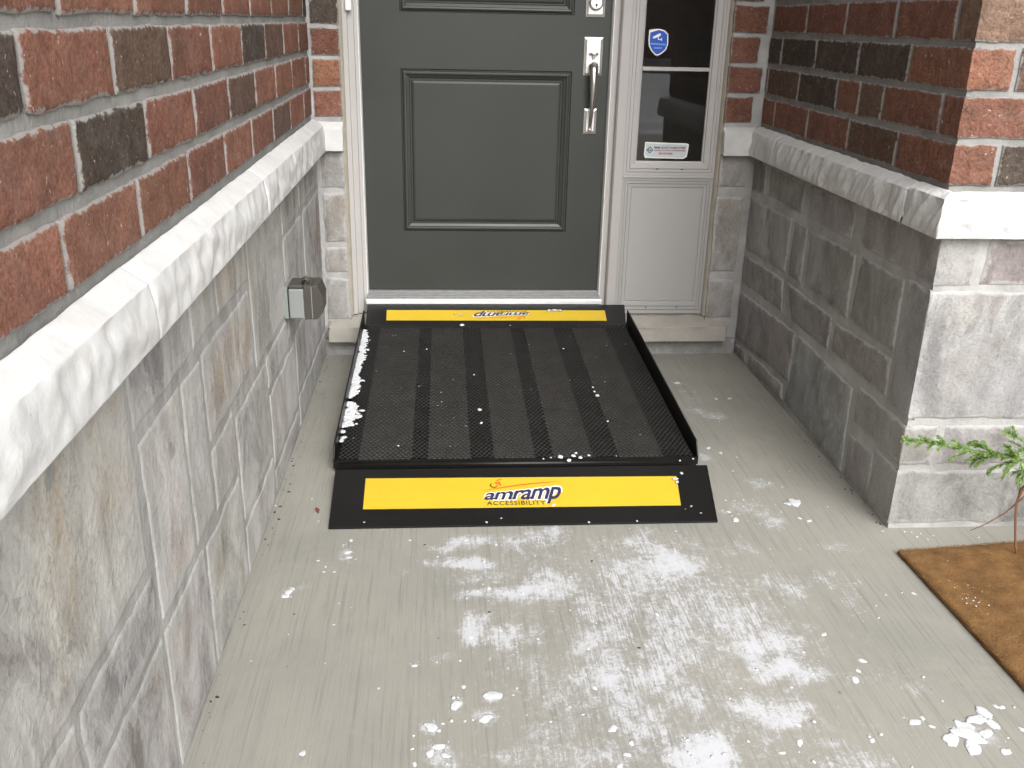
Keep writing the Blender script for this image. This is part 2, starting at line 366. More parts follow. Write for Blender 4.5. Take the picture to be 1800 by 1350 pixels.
BLOBS = []      # (centre x, y, radius x, y, strength, streakiness) of snow left on the slab, measured in the photograph
def blob(o, sc, x, y, rx, ry, s, k=.5):
    u, v = o[0]+x/sc, o[1]+y/sc; rx /= sc; ry /= sc
    c = gnd(u, v); a = gnd(u+rx, v); d = gnd(u, v+ry); BLOBS.append((c.x, c.y, max(.008, abs(a.x-c.x)), max(.010, abs(d.y-c.y)), s, k))
Z6 = ((600, 900), 2.571)
for q in [(600, 130, 120, 38, .9, .2), (470, 165, 75, 22, .8, .2), (520, 225, 160, 27, .95, .2), (850, 110, 140, 55, .62, .6), (970, 85, 90, 32, .75, .5), (600, 290, 100, 34, .5, .5),
          (740, 370, 150, 30, .8, .5), (860, 345, 110, 24, .9, .4), (960, 330, 100, 55, .6, .7), (590, 540, 58, 75, .98, .1), (780, 570, 130, 50, .88, .1), (470, 660, 65, 42, .6, .4),
          (680, 830, 48, 26, 1.1, 0), (515, 875, 32, 42, 1.1, 0), (640, 930, 66, 38, .85, .1), (410, 970, 42, 30, 1.1, 0), (420, 1075, 75, 62, .85, .2), (820, 690, 150, 70, .42, .7),
          (1110, 620, 80, 70, .72, .4), (1180, 560, 90, 70, .6, .6), (1210, 750, 80, 110, .75, .5), (1270, 890, 70, 70, .66, .5), (1330, 990, 60, 50, .5, .5), (1640, 1075, 120, 85, .98, .1),
          (1500, 240, 120, 58, .78, .3), (1420, 170, 70, 28, .62, .4), (1330, 300, 150, 70, .42, 1.), (1350, 760, 170, 90, .42, 1.), (1250, 480, 200, 90, .36, 1.), (900, 1000, 90, 60, .5, .4),
          (1000, 800, 230, 170, .36, .6), (1000, 1110, 330, 70, .45, .4), (1500, 480, 160, 110, .33, 1.), (1120, 420, 60, 90, .5, 1.), (700, 1110, 120, 40, .6, .2), (1420, 980, 120, 60, .4, .8),
          (200, 75, 40, 16, .7, .2), (30, 170, 25, 50, .7, .2), (280, 280, 30, 22, .5, .2), (330, 690, 20, 18, .7, 0), (1320, 130, 60, 24, .5, .6), (1380, 90, 60, 30, .4, .6)]: blob(*Z6, *q)
Z7 = ((1160, 870), 2.8125)
for q in [(60, 330, 150, 70, .7, .4), (640, 440, 110, 60, .55, .8), (560, 740, 210, 90, .72, .6), (650, 870, 180, 62, .85, .4), (570, 1065, 180, 62, .85, .3), (190, 1280, 160, 110, .98, .1),
          (890, 270, 90, 34, .5, .3), (860, 430, 90, 80, .45, 1.), (980, 560, 110, 60, .40, 1.), (330, 600, 150, 140, .34, 1.), (540, 130, 75, 36, .8, .2), (480, 60, 100, 40, .6, .4), (330, 90, 32, 16, .9, 0),
          (1540, 1170, 120, 80, .75, 0), (1260, 1130, 60, 30, .5, 0), (960, 910, 50, 40, .5, .3), (1160, 900, 140, 60, .32, 1.), (60, 800, 120, 200, .40, .9), (820, 1220, 80, 30, .4, 1.), (1020, 1310, 180, 60, .55, .8),
          (1010, 730, 60, 40, .35, .6), (400, 270, 70, 40, .38, 1.), (160, 640, 60, 60, .35, .8)]: blob(*Z7, *q)
Z8 = ((1160, 450), 2.8125)
for q in [(280, 790, 70, 22, .8, .1), (190, 770, 60, 18, .65, .1), (120, 668, 45, 12, .6, .1), (85, 628, 30, 10, .7, 0), (490, 1125, 66, 40, .72, .1), (490, 1250, 120, 60, .7, .3), (220, 995, 40, 18, .85, 0), (180, 720, 30, 14, .6, 0), (290, 835, 30, 14, .5, 0), (350, 1180, 60, 30, .4, .3)]: blob(*Z8, *q)
Z3 = ((0, 870), 2.8125)
for q in [(1425, 485, 36, 26, .9, .1), (1500, 450, 60, 20, .5, .2), (1715, 285, 44, 50, .7, .1), (1620, 380, 50, 36, .5, .1), (1560, 105, 26, 30, .5, 0)]: blob(*Z3, *q)

def porch_floor():
    xs = np.concatenate([[-.75, -.6], np.arange(-.475, 1.9, .0125), [2.2, 2.8, 3.6, 4.5]])
    ys = np.concatenate([[-4.2, -2.5, -1, 0, .6, .9], np.arange(1.02, 3.49, .0125), [3.6]])
    X, Y = np.meshgrid(xs, ys); nx, ny = len(xs), len(ys)
    def vn(f, k): return np.array([[noise.noise(V((x*f+k, y*f, k*.7))) for x in xs] for y in ys])
    n1, n2 = vn(11, 3.), vn(11, 9.); n3 = vn(38, 1.); n4 = vn(38, 6.)
    sn = np.zeros_like(X); sk = np.full_like(X, .4)
    for cx, cy, rx, ry, s, k in BLOBS:
        d = np.hypot((X-cx)/rx+.85*n1+.45*n3, (Y-cy)/ry+.85*n2+.45*n4)
        v = s*np.clip(1.35-d, 0, 1)**.7
        sk = np.where(v > sn, k, sk); sn = np.maximum(sn, v)
    central = np.clip(1.5-np.abs((X-.44-.05*n2)/.40), 0, 1)*np.clip((2.19-Y)/.12, 0, 1)
    low = vn(4.5, 12.)
    sn = .88*sn+(.40+.20*low)*central*(1-.55*np.clip(sn, 0, 1)); sk = np.where(central > .2, np.maximum(sk, .55), sk)
    Zh = .0012*n1*0
    vs = np.stack([X, Y, Zh], -1).reshape(-1, 3); idx = np.arange(nx*ny).reshape(ny, nx)
    fs = np.stack([idx[:-1, :-1], idx[:-1, 1:], idx[1:, 1:], idx[1:, :-1]], -1).reshape(-1, 4).tolist()
    o = mesh('porch_floor', vs.tolist(), fs, MT['concrete'])
    for nm, ar in (('snow', sn), ('streak', sk)):
        a = o.data.attributes.new(nm, 'FLOAT', 'POINT'); a.data.foreach_set('value', ar.reshape(-1).astype(np.float32))
    tag(o, kind='structure')
    # slab edge below the top sheet
    tag(MB().box(-.75, 4.5, -4.2, 3.6, -.16, -.012).build('porch_slab', MT['mortar']), kind='structure')
porch_floor()

# ------------------------------------------------------------------ left wall
LW = thing('brick_wall', 'long red brick wall above a pale stone base, carrying the grey outlet cover', 'wall', (XL-.15, 1.5, 0))
LW.location = (0, 0, 0)
def left_wall():
    MB().box(-.78, XLb-.0075, -4, 3.75, .84, 2.75).box(-.78, XL-.0024, -4, 3.75, -.15, .839).build('mortar', MT['mortar'], LW).data.materials.append(MT['stone_mortar'])
    md = LW.children[0].data
    for p in md.polygons: p.material_index = 1 if p.center.z < .83 or (p.normal.z < -.5 and p.center.z < .5) else 0
    zr = [.902, 1.0115, 1.1205, 1.2295]; zr += [1.2295+.1075*k for k in range(1, 5)]
    start = [1.176, 1.26, 1.135, 1.27]           # one measured joint per course (y), pitch .309
    dark = {(0, 8): BRN, (1, 3): DRK, (1, 6): BRN, (2, 2): DRK, (2, 4): BRN, (2, 7): DRK, (2, 8): BRN, (1, 5): RED2, (1, 11): DRK, (3, 10): DRK, (2, 1): ORG}
    for r in range(len(zr)-1):
        z0, z1 = zr[r]+.0085, zr[r+1]-.0085; y0 = start[r % 4]-3*.309; k = 0
        while True:
            a, b = y0+k*.309+.0055, y0+(k+1)*.309-.0055
            if a > YB-.02: break
            b = min(b, YB-.004)
            if b-a > .03 and b > .2:
                kk = r*20+k; jt = lambda q: .0022*noise.noise(V((kk*1.7+q, q*3.1, .3)))
                c = tone(dark.get((r, k), RED2 if (kk*7) % 5 == 0 else RED), kk)
                pf = quad_pf([(XLb, a+jt(1), z0+jt(2)), (XLb, b+jt(3), z0+jt(4)), (XLb, b+jt(5), z1+jt(6)), (XLb, a+jt(7), z1+jt(8))], (1, 0, 0))
                patch('brick', pf, b-a, z1-z0, 'brick', LW, c, .017 if b > .9 else .04, h_brick, .0028, .02, .0035, kk)
            k += 1
    G1, G2, G3, G4, G5 = (.365, .354, .336), (.42, .397, .366), (.275, .264, .254), (.345, .318, .295), (.315, .30, .30)
    st = [(3.05, 3.525, .662, .784, G3), (2.70, 3.03, .655, .784, G4), (2.205, 2.675, .425, .784, G1), (1.875, 2.18, .662, .784, G4), (1.672, 1.853, .667, .784, G1), (1.312, 1.652, .662, .784, G3),
          (.66, 1.29, .432, .784, G2), (1.72, 2.175, .452, .634, G4), (1.567, 1.70, .312, .630, G1), (1.722, 1.925, .295, .434, G1), (1.325, 1.548, .308, .632, G2), (.99, 1.302, .303, .412, G3),
          (1.945, 2.32, .145, .405, G5), (2.70, 3.085, .335, .636, G1), (3.105, 3.525, .335, .642, G3), (2.345, 2.785, .092, .300, G1), (2.335, 2.68, .318, .405, G3), (2.805, 3.525, .120, .318, G5), (2.805, 3.525, .006, .104, G1),
          (.985, 1.302, .010, .285, G3), (1.322, 1.592, .010, .285, G5), (1.612, 1.925, .010, .275, G1), (1.945, 2.325, .008, .128, G1), (2.345, 2.785, .008, .076, G3), (.67, .97, .295, .412, G1), (.67, .965, .010, .28, G2)]
    st += [(y, y+d-.02, a, b, g_) for y, d in ((-.6, .45), (-.15, .4), (.25, .4)) for a, b, g_ in ((.01, .2, G1), (.22, .46, G4), (.48, .784, G3))]
    for k, (a, b, z0, z1, c) in enumerate(st):
        j = lambda q: .007*noise.noise(V((k*2.3+q, q*1.9, 4.)))
        zt = min(z1+j(5), .7845) if z1 < .78 else z1
        pf = quad_pf([(XL, a+j(1), max(.004, z0+j(2))), (XL, b+j(3), max(.004, z0+j(4))), (XL, b+j(5), zt), (XL, a+j(7), zt)], (1, 0, 0))
        patch('stone', pf, b-a, z1-z0, 'stone', LW, tone(c, k+400, .08), flush=.06, cell=.022 if b > .9 else .06, hf=h_stone, wob=.006, depth=.02, rnd=.0022, seed=200+k)
left_wall()
def ledge_piece(parent, P, nrm, z0, z1, zb, proj, seed, hfun, cell=.016, back=.03):
    """P: plan path (2 or 3 points) on the wall face; profile runs from under the lip round the front to the wall"""
    prof = [(-.004, z0), (proj, z0), (proj-.002, z0+.6*(z1-z0)), (proj-.007, z1), (-.006, zb)]
    cum = [0]
    for a, b in zip(prof, prof[1:]): cum.append(cum[-1]+math.dist(a, b))
    H = cum[-1]; P = [V((*p, 0)) for p in P]; nn = [V((*q, 0)) for q in nrm]
    L = [(b-a).length for a, b in zip(P, P[1:])]
    if len(P) == 3: L = [L[0]+proj, L[1]+proj]
    W = sum(L); sc = L[0]/W if len(P) == 3 else 2
    def pf(s, t):
        q = t*H; i = max(k for k in range(len(prof)-1) if cum[k] <= q+1e-9); u = min(1, (q-cum[i])/(cum[i+1]-cum[i]))
        o = prof[i][0]+(prof[i+1][0]-prof[i][0])*u; z = prof[i][1]+(prof[i+1][1]-prof[i][1])*u
        dn = V((prof[i+1][1]-prof[i][1], -(prof[i+1][0]-prof[i][0]))).normalized()
        if len(P) == 2: n0 = nn[0]; p = P[0].lerp(P[1], s)+n0*o
        else:
            Q0, Qc, Q1 = P[0]+nn[0]*o, P[1]+(nn[0]+nn[1])*o, P[2]+nn[1]*o
            if s <= sc: p = Q0.lerp(Qc, s/sc); n0 = nn[0] if s < sc-1e-6 else (nn[0]+nn[1]).normalized()
            else: p = Qc.lerp(Q1, (s-sc)/(1-sc)); n0 = nn[1]
        p = p.copy(); p.z = z; return p, (n0*dn.x+V((0, 0, 1))*dn.y).normalized()
    def hf(p, k):
        top = max(0, min(1, (z1+.004-p.z)/.012)) if p.z > z1-.008 else 1
        bot = max(.15, min(1, (p.z-z0)/.01))
        return hfun(p, k)*max(.22, top)*bot
    return patch('ledge_stone', pf, W, H, 'hewn' if hfun is h_ledge else 'lime', parent, None, cell, hf, (.0012 if hfun is h_ledge_l else .0025), back, .0022, seed, sx=(L[0],) if len(P) == 3 else (), tx=(cum[1], cum[3]), edskip=('t0', 't1'))
def left_ledge():
    J = [-.8, .42, 1.363, 2.312, 3.255, 3.527]
    for k, (a, b) in enumerate(zip(J, J[1:])):
        ledge_piece(LW, [(XL, a+.0007), (XL, b-.0007)], [(1, 0)], .786, .872, .897, .038, 31+k, h_ledge_l, .0095 if k > 0 else .05)
left_ledge()
MB().box(XL-.02, XL+.028, -.8, 3.53, .790, .864).build('ledge_bed', MT['mortar'], LW)

# ------------------------------------------------------------------ right wall with its outer corner
RW = thing('brick_wall', 'red brick wall corner on dark grey stone base beside the brown doormat', 'wall')
def right_wall():
    m = MB().box(XRb+.0065, 4.2, YFb+.0065, 3.75, .86, 2.75).box(XR+.0045, 4.2, YF+.0045, 3.75, -.15, .859)
    o = m.build('mortar', MT['mortar'], RW); o.data.materials.append(MT['joint'])
    for p in o.data.polygons: p.material_index = 1 if p.index >= 6 else 0
    zr = [.895, 1.0015, 1.1075, 1.212, 1.3175] + [1.3175+.1055*k for k in range(1, 4)]
    lay = [[2.427, 2.740, 3.066, 3.39], [2.23, 2.548, 2.70, 2.863, 3.185, 3.505], [2.432, 2.742, 3.070, 3.39], [2.232, 2.544, 2.87, 3.185, 3.51]]
    cols = [[DRK, BRN, RED2, RED2, RED2], [RED2, RED2, BRN, RED2, DRK, BRN, RED2], [RED2, DRK, DRK, DRK, DRK], [RED2, RED2, RED2, RED2, RED2, BRN]]
    fx = [[1.29, 1.62, 1.94], [1.47, 1.79, 2.1], [1.29, 1.615, 1.94], [1.47, 1.79, 2.1]]
    fc = [[RED, DRK, RED], [RED, RED, BRN], [RED, BRN, RED], [BEI, RED, BRN]]
    for r in range(len(zr)-1):
        z0, z1 = zr[r]+.007, zr[r+1]-.007; q = r % 4; js = lay[q]
        ly, lx = js[0]-.005-YFb, fx[q][0]-.006-XRb
        pf, W, c_ = corner_pf(XRb, YFb, z0, z1, ly, lx)
        col = fc[q][0] if (r, q) != (0, 0) else RED
        patch('brick', pf, W, z1-z0, 'rug', RW, tone(col, 700+r), .012, h_rug, .0022, .02, .003, 300+r, sx=(c_,))
        for k, a in enumerate(js):
            b = (js[k+1] if k+1 < len(js) else YB)-.005
            if b-a-.005 < .012: continue
            jt = lambda x: .0015*noise.noise(V((r*9+k+x, x*3.1, 7.3)))
            pf = quad_pf([(XRb, b+jt(1), z0+jt(2)), (XRb, a+.005+jt(3), z0+jt(4)), (XRb, a+.005+jt(5), z1+jt(6)), (XRb, b+jt(7), z1+jt(8))], (-1, 0, 0))
            patch('brick', pf, b-a, z1-z0, 'brick', RW, tone(cols[q][min(k+1, len(cols[q])-1)], 800+r*9+k), .017, h_brick, .0022, .02, .003, 330+r*9+k)
        for k, a in enumerate(fx[q][:-1]):
            b = fx[q][k+1]-.006
            pf = quad_pf([(a+.006, YFb, z0), (b, YFb, z0), (b, YFb, z1), (a+.006, YFb, z1)], (0, -1, 0))
            patch('brick', pf, b-a, z1-z0, 'rug', RW, tone(fc[q][k+1], 900+r*9+k), .014, h_rug, .0022, .02, .003, 420+r*9+k)
    A = lambda x, y: (1240+x/4.0909, 250+y/4.0909); B = lambda x, y: (1260+x/3.4611, 560+y/3.4611)
    D1, D2, D3, D4 = (.30, .296, .286), (.265, .259, .248), (.325, .32, .312), (.245, .241, .234)
    quads = [((320, 90, 'A'), (440, 150, 'A'), (425, 380, 'A'), (320, 350, 'A'), D4), ((465, 165, 'A'), (718, 290, 'A'), (685, 525, 'A'), (450, 390, 'A'), D2), ((748, 300, 'A'), (1085, 430, 'A'), (1040, 712, 'A'), (735, 545, 'A'), D1),
             ((312, 388, 'A'), (618, 552, 'A'), (566, 938, 'A'), (285, 768, 'A'), D3), ((640, 560, 'A'), (730, 602, 'A'), (676, 1022, 'A'), (585, 962, 'A'), D3), ((755, 632, 'A'), (1080, 798, 'A'), (1005, 1272, 'A'), (700, 1030, 'A'), D2),
             ((1122, 816, 'A'), (1425, 985, 'A'), (1066, 215, 'B'), (795, 8, 'B'), D2), ((268, 796, 'A'), (555, 983, 'A'), (540, 1228, 'A'), (240, 988, 'A'), D2), ((578, 1000, 'A'), (905, 1258, 'A'), (665, 197, 'B'), (462, 18, 'B'), D4),
             ((715, 14, 'B'), (1058, 245, 'B'), (1020, 482, 'B'), (690, 204, 'B'), D2), ((128, -182, 'B'), (472, 82, 'B'), (428, 392, 'B'), (98, 105, 'B'), D4), ((198, 208, 'B'), (394, 402, 'B'), (388, 505, 'B'), (172, 300, 'B'), D2),
             ((100, 135, 'B'), (172, 195, 'B'), (158, 290, 'B'), (98, 236, 'B'), D4), ((492, 96, 'B'), (820, 418, 'B'), (745, 940, 'B'), (402, 505, 'B'), D3), ((800, 688, 'B'), (945, 818, 'B'), (918, 1160, 'B'), (762, 945, 'B'), D2)]
    fr = {'A': A, 'B': B}
    for k, (*q, c) in enumerate(quads):
        P = [hit(*fr[f](x, y), (XR, 0, 0), (1, 0, 0)) for x, y, f in q]
        for p in P: p.z = max(.006, min(.784, p.z)); p.y = min(p.y, YB-.003)
        W, H = (P[1]-P[0]).length, (P[3]-P[0]).length
        patch('stone', quad_pf([P[3], P[2], P[1], P[0]], (-1, 0, 0)), W, H, 'stone_r', RW, tone(c, 500+k, .08), .02, h_stone2, .004, .02, .0055, 520+k)
    L1, L2 = (.43, .423, .412), (.385, .377, .368)
    for k, (z0, z1, ly, lx, c) in enumerate([(.668, .784, .42, .10, L1), (.318, .652, .125, .55, L1), (.188, .296, .29, .085, L2), (.016, .170, .14, .42, L2)]):
        pf, W, c_ = corner_pf(XR, YF, z0, z1, ly, lx)
        patch('stone', pf, W, z1-z0, 'stone_r', RW, tone(tuple(x*.78 for x in c), 560+k, .03), .018, h_stone2, .004, .02, .0035, 560+k, sx=(c_,))
    for k, (x0, x1, z0, z1, c) in enumerate([(1.292, 1.75, .668, .784, (.29, .262, .243)), (1.742, 2.2, .318, .652, L2), (1.276, 1.70, .188, .296, (.32, .313, .305)), (1.612, 2.1, .016, .170, L2)]):
        patch('stone', quad_pf([(x0, YF, z0), (x1, YF, z0), (x1, YF, z1), (x0, YF, z1)], (0, -1, 0)), x1-x0, z1-z0, 'stone_r', RW, tone(c, 570+k, .03), .018, h_stone2, .004, .02, .0045, 570+k)
    ledge_piece(RW, [(XR, 3.527), (XR, 3.262)], [(-1, 0)], .788, .872, .893, .030, 61, h_ledge)
    ledge_piece(RW, [(XR, 3.258), (XR, 2.262)], [(-1, 0)], .788, .872, .893, .030, 62, h_ledge, .008)
    ledge_piece(RW, [(XR, 2.258), (XR, YF), (2.05, YF)], [(-1, 0), (0, -1)], .788, .878, .893, .030, 63, h_ledge, .008)
right_wall()

# ------------------------------------------------------------------ entry wall: strips either side of the door, sill stone, wall above
EW = thing('entry_wall', 'narrow brick and stone strips framing the dark green front door, with stone sill', 'wall')
def entry_wall():
    MB().box(-.75, -.366, YB+.006, 3.74, -.15, 2.75).build('mortar', MT['joint'], EW)
    MB().box(1.046, 1.5, YB+.006, 3.74, -.15, 2.75).build('mortar', MT['joint'], EW)
    MB().box(-.366, 1.046, YB+.006, 3.74, 2.33, 2.75).build('lintel', MT['lime'], EW)
    for side, (x0, x1) in enumerate(((-.464, -.362), (1.043, 1.166))):
        zr = [.897+.1045*k for k in range(8)]
        for r in range(7):
            a = x0+(.004 if side == 0 else 0); b = x1-(.0 if side == 0 else (.0 if r % 2 else .022))
            c = tone([RED, ORG, RED2, DRK, RED, RED, RED][r] if side == 0 else [RED2, RED2, RED2, RED2, BRN, RED, RED][r], 1000+r+side*20)
            patch('brick', quad_pf([(a, YB, zr[r]+.007), (b, YB, zr[r]+.007), (b, YB, zr[r+1]-.007), (a, YB, zr[r+1]-.007)], (0, -1, 0)), b-a, .09, 'rug', EW, c, .016, h_rug, .0025, .02, .003, 600+r+side*20)
        rows = [(.648, .780), (.445, .628), (.330, .425), (.140, .305)] if side == 0 else [(.668, .782), (.338, .628), (.145, .300)]
        for k, (z0, z1) in enumerate(rows):
            a = x0+(.016 if side == 0 else .002); b = x1-(.002 if side == 0 else .018)
            patch('stone', quad_pf([(a, YB, z0), (b, YB, z0), (b, YB, z1), (a, YB, z1)], (0, -1, 0)), b-a, z1-z0, 'stone_r', EW, tone((.30, .29, .265) if side == 0 else (.33, .32, .30), 640+k, .06), .018, h_stone2, .004, .02, .005, 640+k+side*9)
        ledge_piece(EW, [((x0, YB), (x1, YB)), ((x0, YB), (x1-.0, YB))][side], [(0, -1)], .786, .868, .888, .028, 70+side, h_ledge_l)
    # sill stone and the base below it
    def sill(x0, x1, seed):
        prof = [(3.515, .064), (3.470, .066), (3.470, .126), (3.60, .147)]
        cum = [0]
        for a, b in zip(prof, prof[1:]): cum.append(cum[-1]+math.dist(a, b))
        def pf(s, t):
            q = t*cum[-1]; i = max(k for k in range(3) if cum[k] <= q+1e-9); u = min(1, (q-cum[i])/(cum[i+1]-cum[i]))
            y = prof[i][0]+(prof[i+1][0]-prof[i][0])*u; z = prof[i][1]+(prof[i+1][1]-prof[i][1])*u
            d = V((prof[i+1][0]-prof[i][0], prof[i+1][1]-prof[i][1])).normalized()
            return V((x0+(x1-x0)*s, y, z)), V((0, -d.y, d.x))
        patch('sill_stone', pf, x1-x0, cum[-1], 'sillmat', EW, None, .016, lambda p, k: .002*fbm(p, k, 18, 3), .002, .02, .003, seed, tx=(cum[1], cum[2]), edskip=('t0', 't1', 's0', 's1'))
    MT['sillmat'] = m_plain('sill_limestone', (.37, .345, .305), .85, var=.14, sc=18, bump=.4, bs=90, bd=.003)
    sill(-.444, 1.118, 690)
    MB().box(-.462, 1.168, 3.514, 3.70, -.1, .0625).build('sill_base', MT['stone_mortar'], EW)
    MB().box(-.365, 1.045, 3.565, 3.74, .062, .142).build('sill_core', MT['stone_mortar'], EW)
entry_wall()
PR = thing('added_porch_roof', 'added pale porch roof above the front door, out of view, for its shade', 'roof')  # added roof, out of view, only shapes the light in the door recess
MB().box(-.78, 4.2, 2.35, 6.6, 2.76, 2.80).build('added_soffit', MT['added_soffit'], PR); MB().box(-.9, 4.3, 2.22, 6.6, 2.805, 2.98).build('added_roof_slab', MT['roof'], PR)
MB().box(-.9, 4.3, 2.20, 2.218, 2.72, 2.98).build('added_fascia', MT['white'], PR)
def hall():
    m = MB().box(-1.2, 2.2, 3.78, 6.4, .215, 2.7)
    o = m.build('hall_interior', MT['dark_wall']); bm = bmesh.new(); bm.from_mesh(o.data); bmesh.ops.reverse_faces(bm, faces=bm.faces)
    f = [q for q in bm.faces if q.calc_center_median().y < 3.79]; bmesh.ops.delete(bm, geom=f, context='FACES'); bm.to_mesh(o.data); bm.free()
    tag(o, kind='structure')
hall()

# ------------------------------------------------------------------ front door
def front_door():
    T = thing('front_door', 'dark green grey panelled front door with brushed nickel handleset', 'door')
    x0, x1, z0, z1, y = -.294, .614, .2365, 2.265, 3.630
    px0, px1 = -.154, .479
    pz = [(.468, 1.069), (1.262, 1.70), (1.80, 2.10)]
    m = MB(); xs = [x0, px0, px1, x1]; zs = [z0] + [q for p in pz for q in p] + [z1]
    for j in range(len(zs)-1):
        for i in range(3):
            if i == 1 and j % 2 == 1: continue
            b = len(m.v); m.v += [(xs[i], y, zs[j]), (xs[i+1], y, zs[j]), (xs[i+1], y, zs[j+1]), (xs[i], y, zs[j+1])]; m.f.append((b, b+1, b+2, b+3))
    b = len(m.v); m.v += [(x0, y, z0), (x1, y, z0), (x1, y, z1), (x0, y, z1), (x0, y+.044, z0), (x1, y+.044, z0), (x1, y+.044, z1), (x0, y+.044, z1)]
    m.f += [(b, b+4, b+5, b+1), (b+1, b+5, b+6, b+2), (b+2, b+6, b+7, b+3), (b+3, b+7, b+4, b), (b+4, b+7, b+6, b+5)]
    m.build('door_leaf', MT['door'], T)
    for a, c in pz:
        pm = MB().rings(px0, px1, a, c, y, [(0, 0), (.003, .006), (.006, .006), (.009, -.004), (.014, -.007), (.019, -.006), (.021, .000), (.030, .004), (.034, .009), (.038, .009), (.043, .004), (.050, .0025)])
        pm.build('panel', MT['door'], T)
    def plate(name, ax0, ax1, az0, az1, par, cut=False):
        m = MB().rings(ax0, ax1, az0, az1, y, [(0, 0), (0, -.004), (.003, -.005), (.004, -.0065), (.008, -.0085), (.009, -.010)])
        return m.build(name, MT['nickel'], par)
    db = plate('deadbolt', .520, .589, 1.259, 1.345, T)
    r = MB(); r.tube([(.5545, y-.009, 1.306), (.5545, y-.020, 1.306), (.5545, y-.021, 1.306)], [.026, .025, .021], 28); r.build('rim', MT['nickel_dark'], db, True)
    r = MB(); r.tube([(.5545, y-.0205, 1.306), (.5545, y-.0235, 1.306)], [.0205, .0195], 28); r.build('cylinder', MT['nickel'], db)
    k = MB(); k.disc((.5545, y-.0238, 1.299), .0042, n=14); k.box(.5535, .5555, y-.0245, y-.0236, 1.289, 1.298); k.build('keyhole', MT['seal'], db)
    hp = plate('handle_plate', .520, .588, 1.056, 1.189, T)
    t = MB(); c = [(.5545+.018*math.cos(a), 0, 1.1345+.0035*math.sin(a)) for a in np.linspace(0, 2*math.pi, 18)[:-1]]
    b = len(t.v); t.v += [(p[0], y-.010, p[2]) for p in c]+[(p[0]*.9+.05545, y-.024, p[2]-.003) for p in c]; n = len(c)
    t.f += [(k_, (k_+1) % n, n+(k_+1) % n, n+k_) for k_ in range(n)]+[tuple(range(n, 2*n))]; t.build('thumb_latch', MT['nickel_dark'], hp, True)
    MB().box(.550, .559, y-.020, y-.009, 1.113, 1.131).build('latch_stem', MT['nickel_dark'], hp, bevel=.002)
    lp = plate('lower_plate', .5305, .577, .846, .937, T)
    # grip: leaves the upper plate, bows out and narrows down to the lower plate
    pts = []; rad = []
    for i in range(29):
        q = i/28; z = 1.088-.228*q
        out = .012+.040*math.sin(math.pi*min(1, q*1.02+.06))**.6*(1-.35*q)
        pts.append((.5545-.001*q, y-out, z)); rad.append(.0125*(1-q)**1.3+.0052+.0028*max(0, (q-.88)/.12))
    pts = [(.5545, y-.006, 1.084)]+pts+[(.5535, y-.008, .858)]; rad = [.016]+rad+[.007]
    g_ = MB(); g_.tube(pts, rad, 12); g_.build('grip', MT['nickel_dark'], T, True)
    s = MB(); s.tube([(.5535, y-.009, .861), (.5535, y-.017, .861), (.5535, y-.019, .861)], [.0085, .008, .005], 14); s.build('grip_screw', MT['nickel'], lp, True)
    # hinge-side sweep
    MB().box(x0, x1, y-.002, y+.03, z0-.003, z0-.0005).build('door_sweep', MT['seal'], T)
front_door()

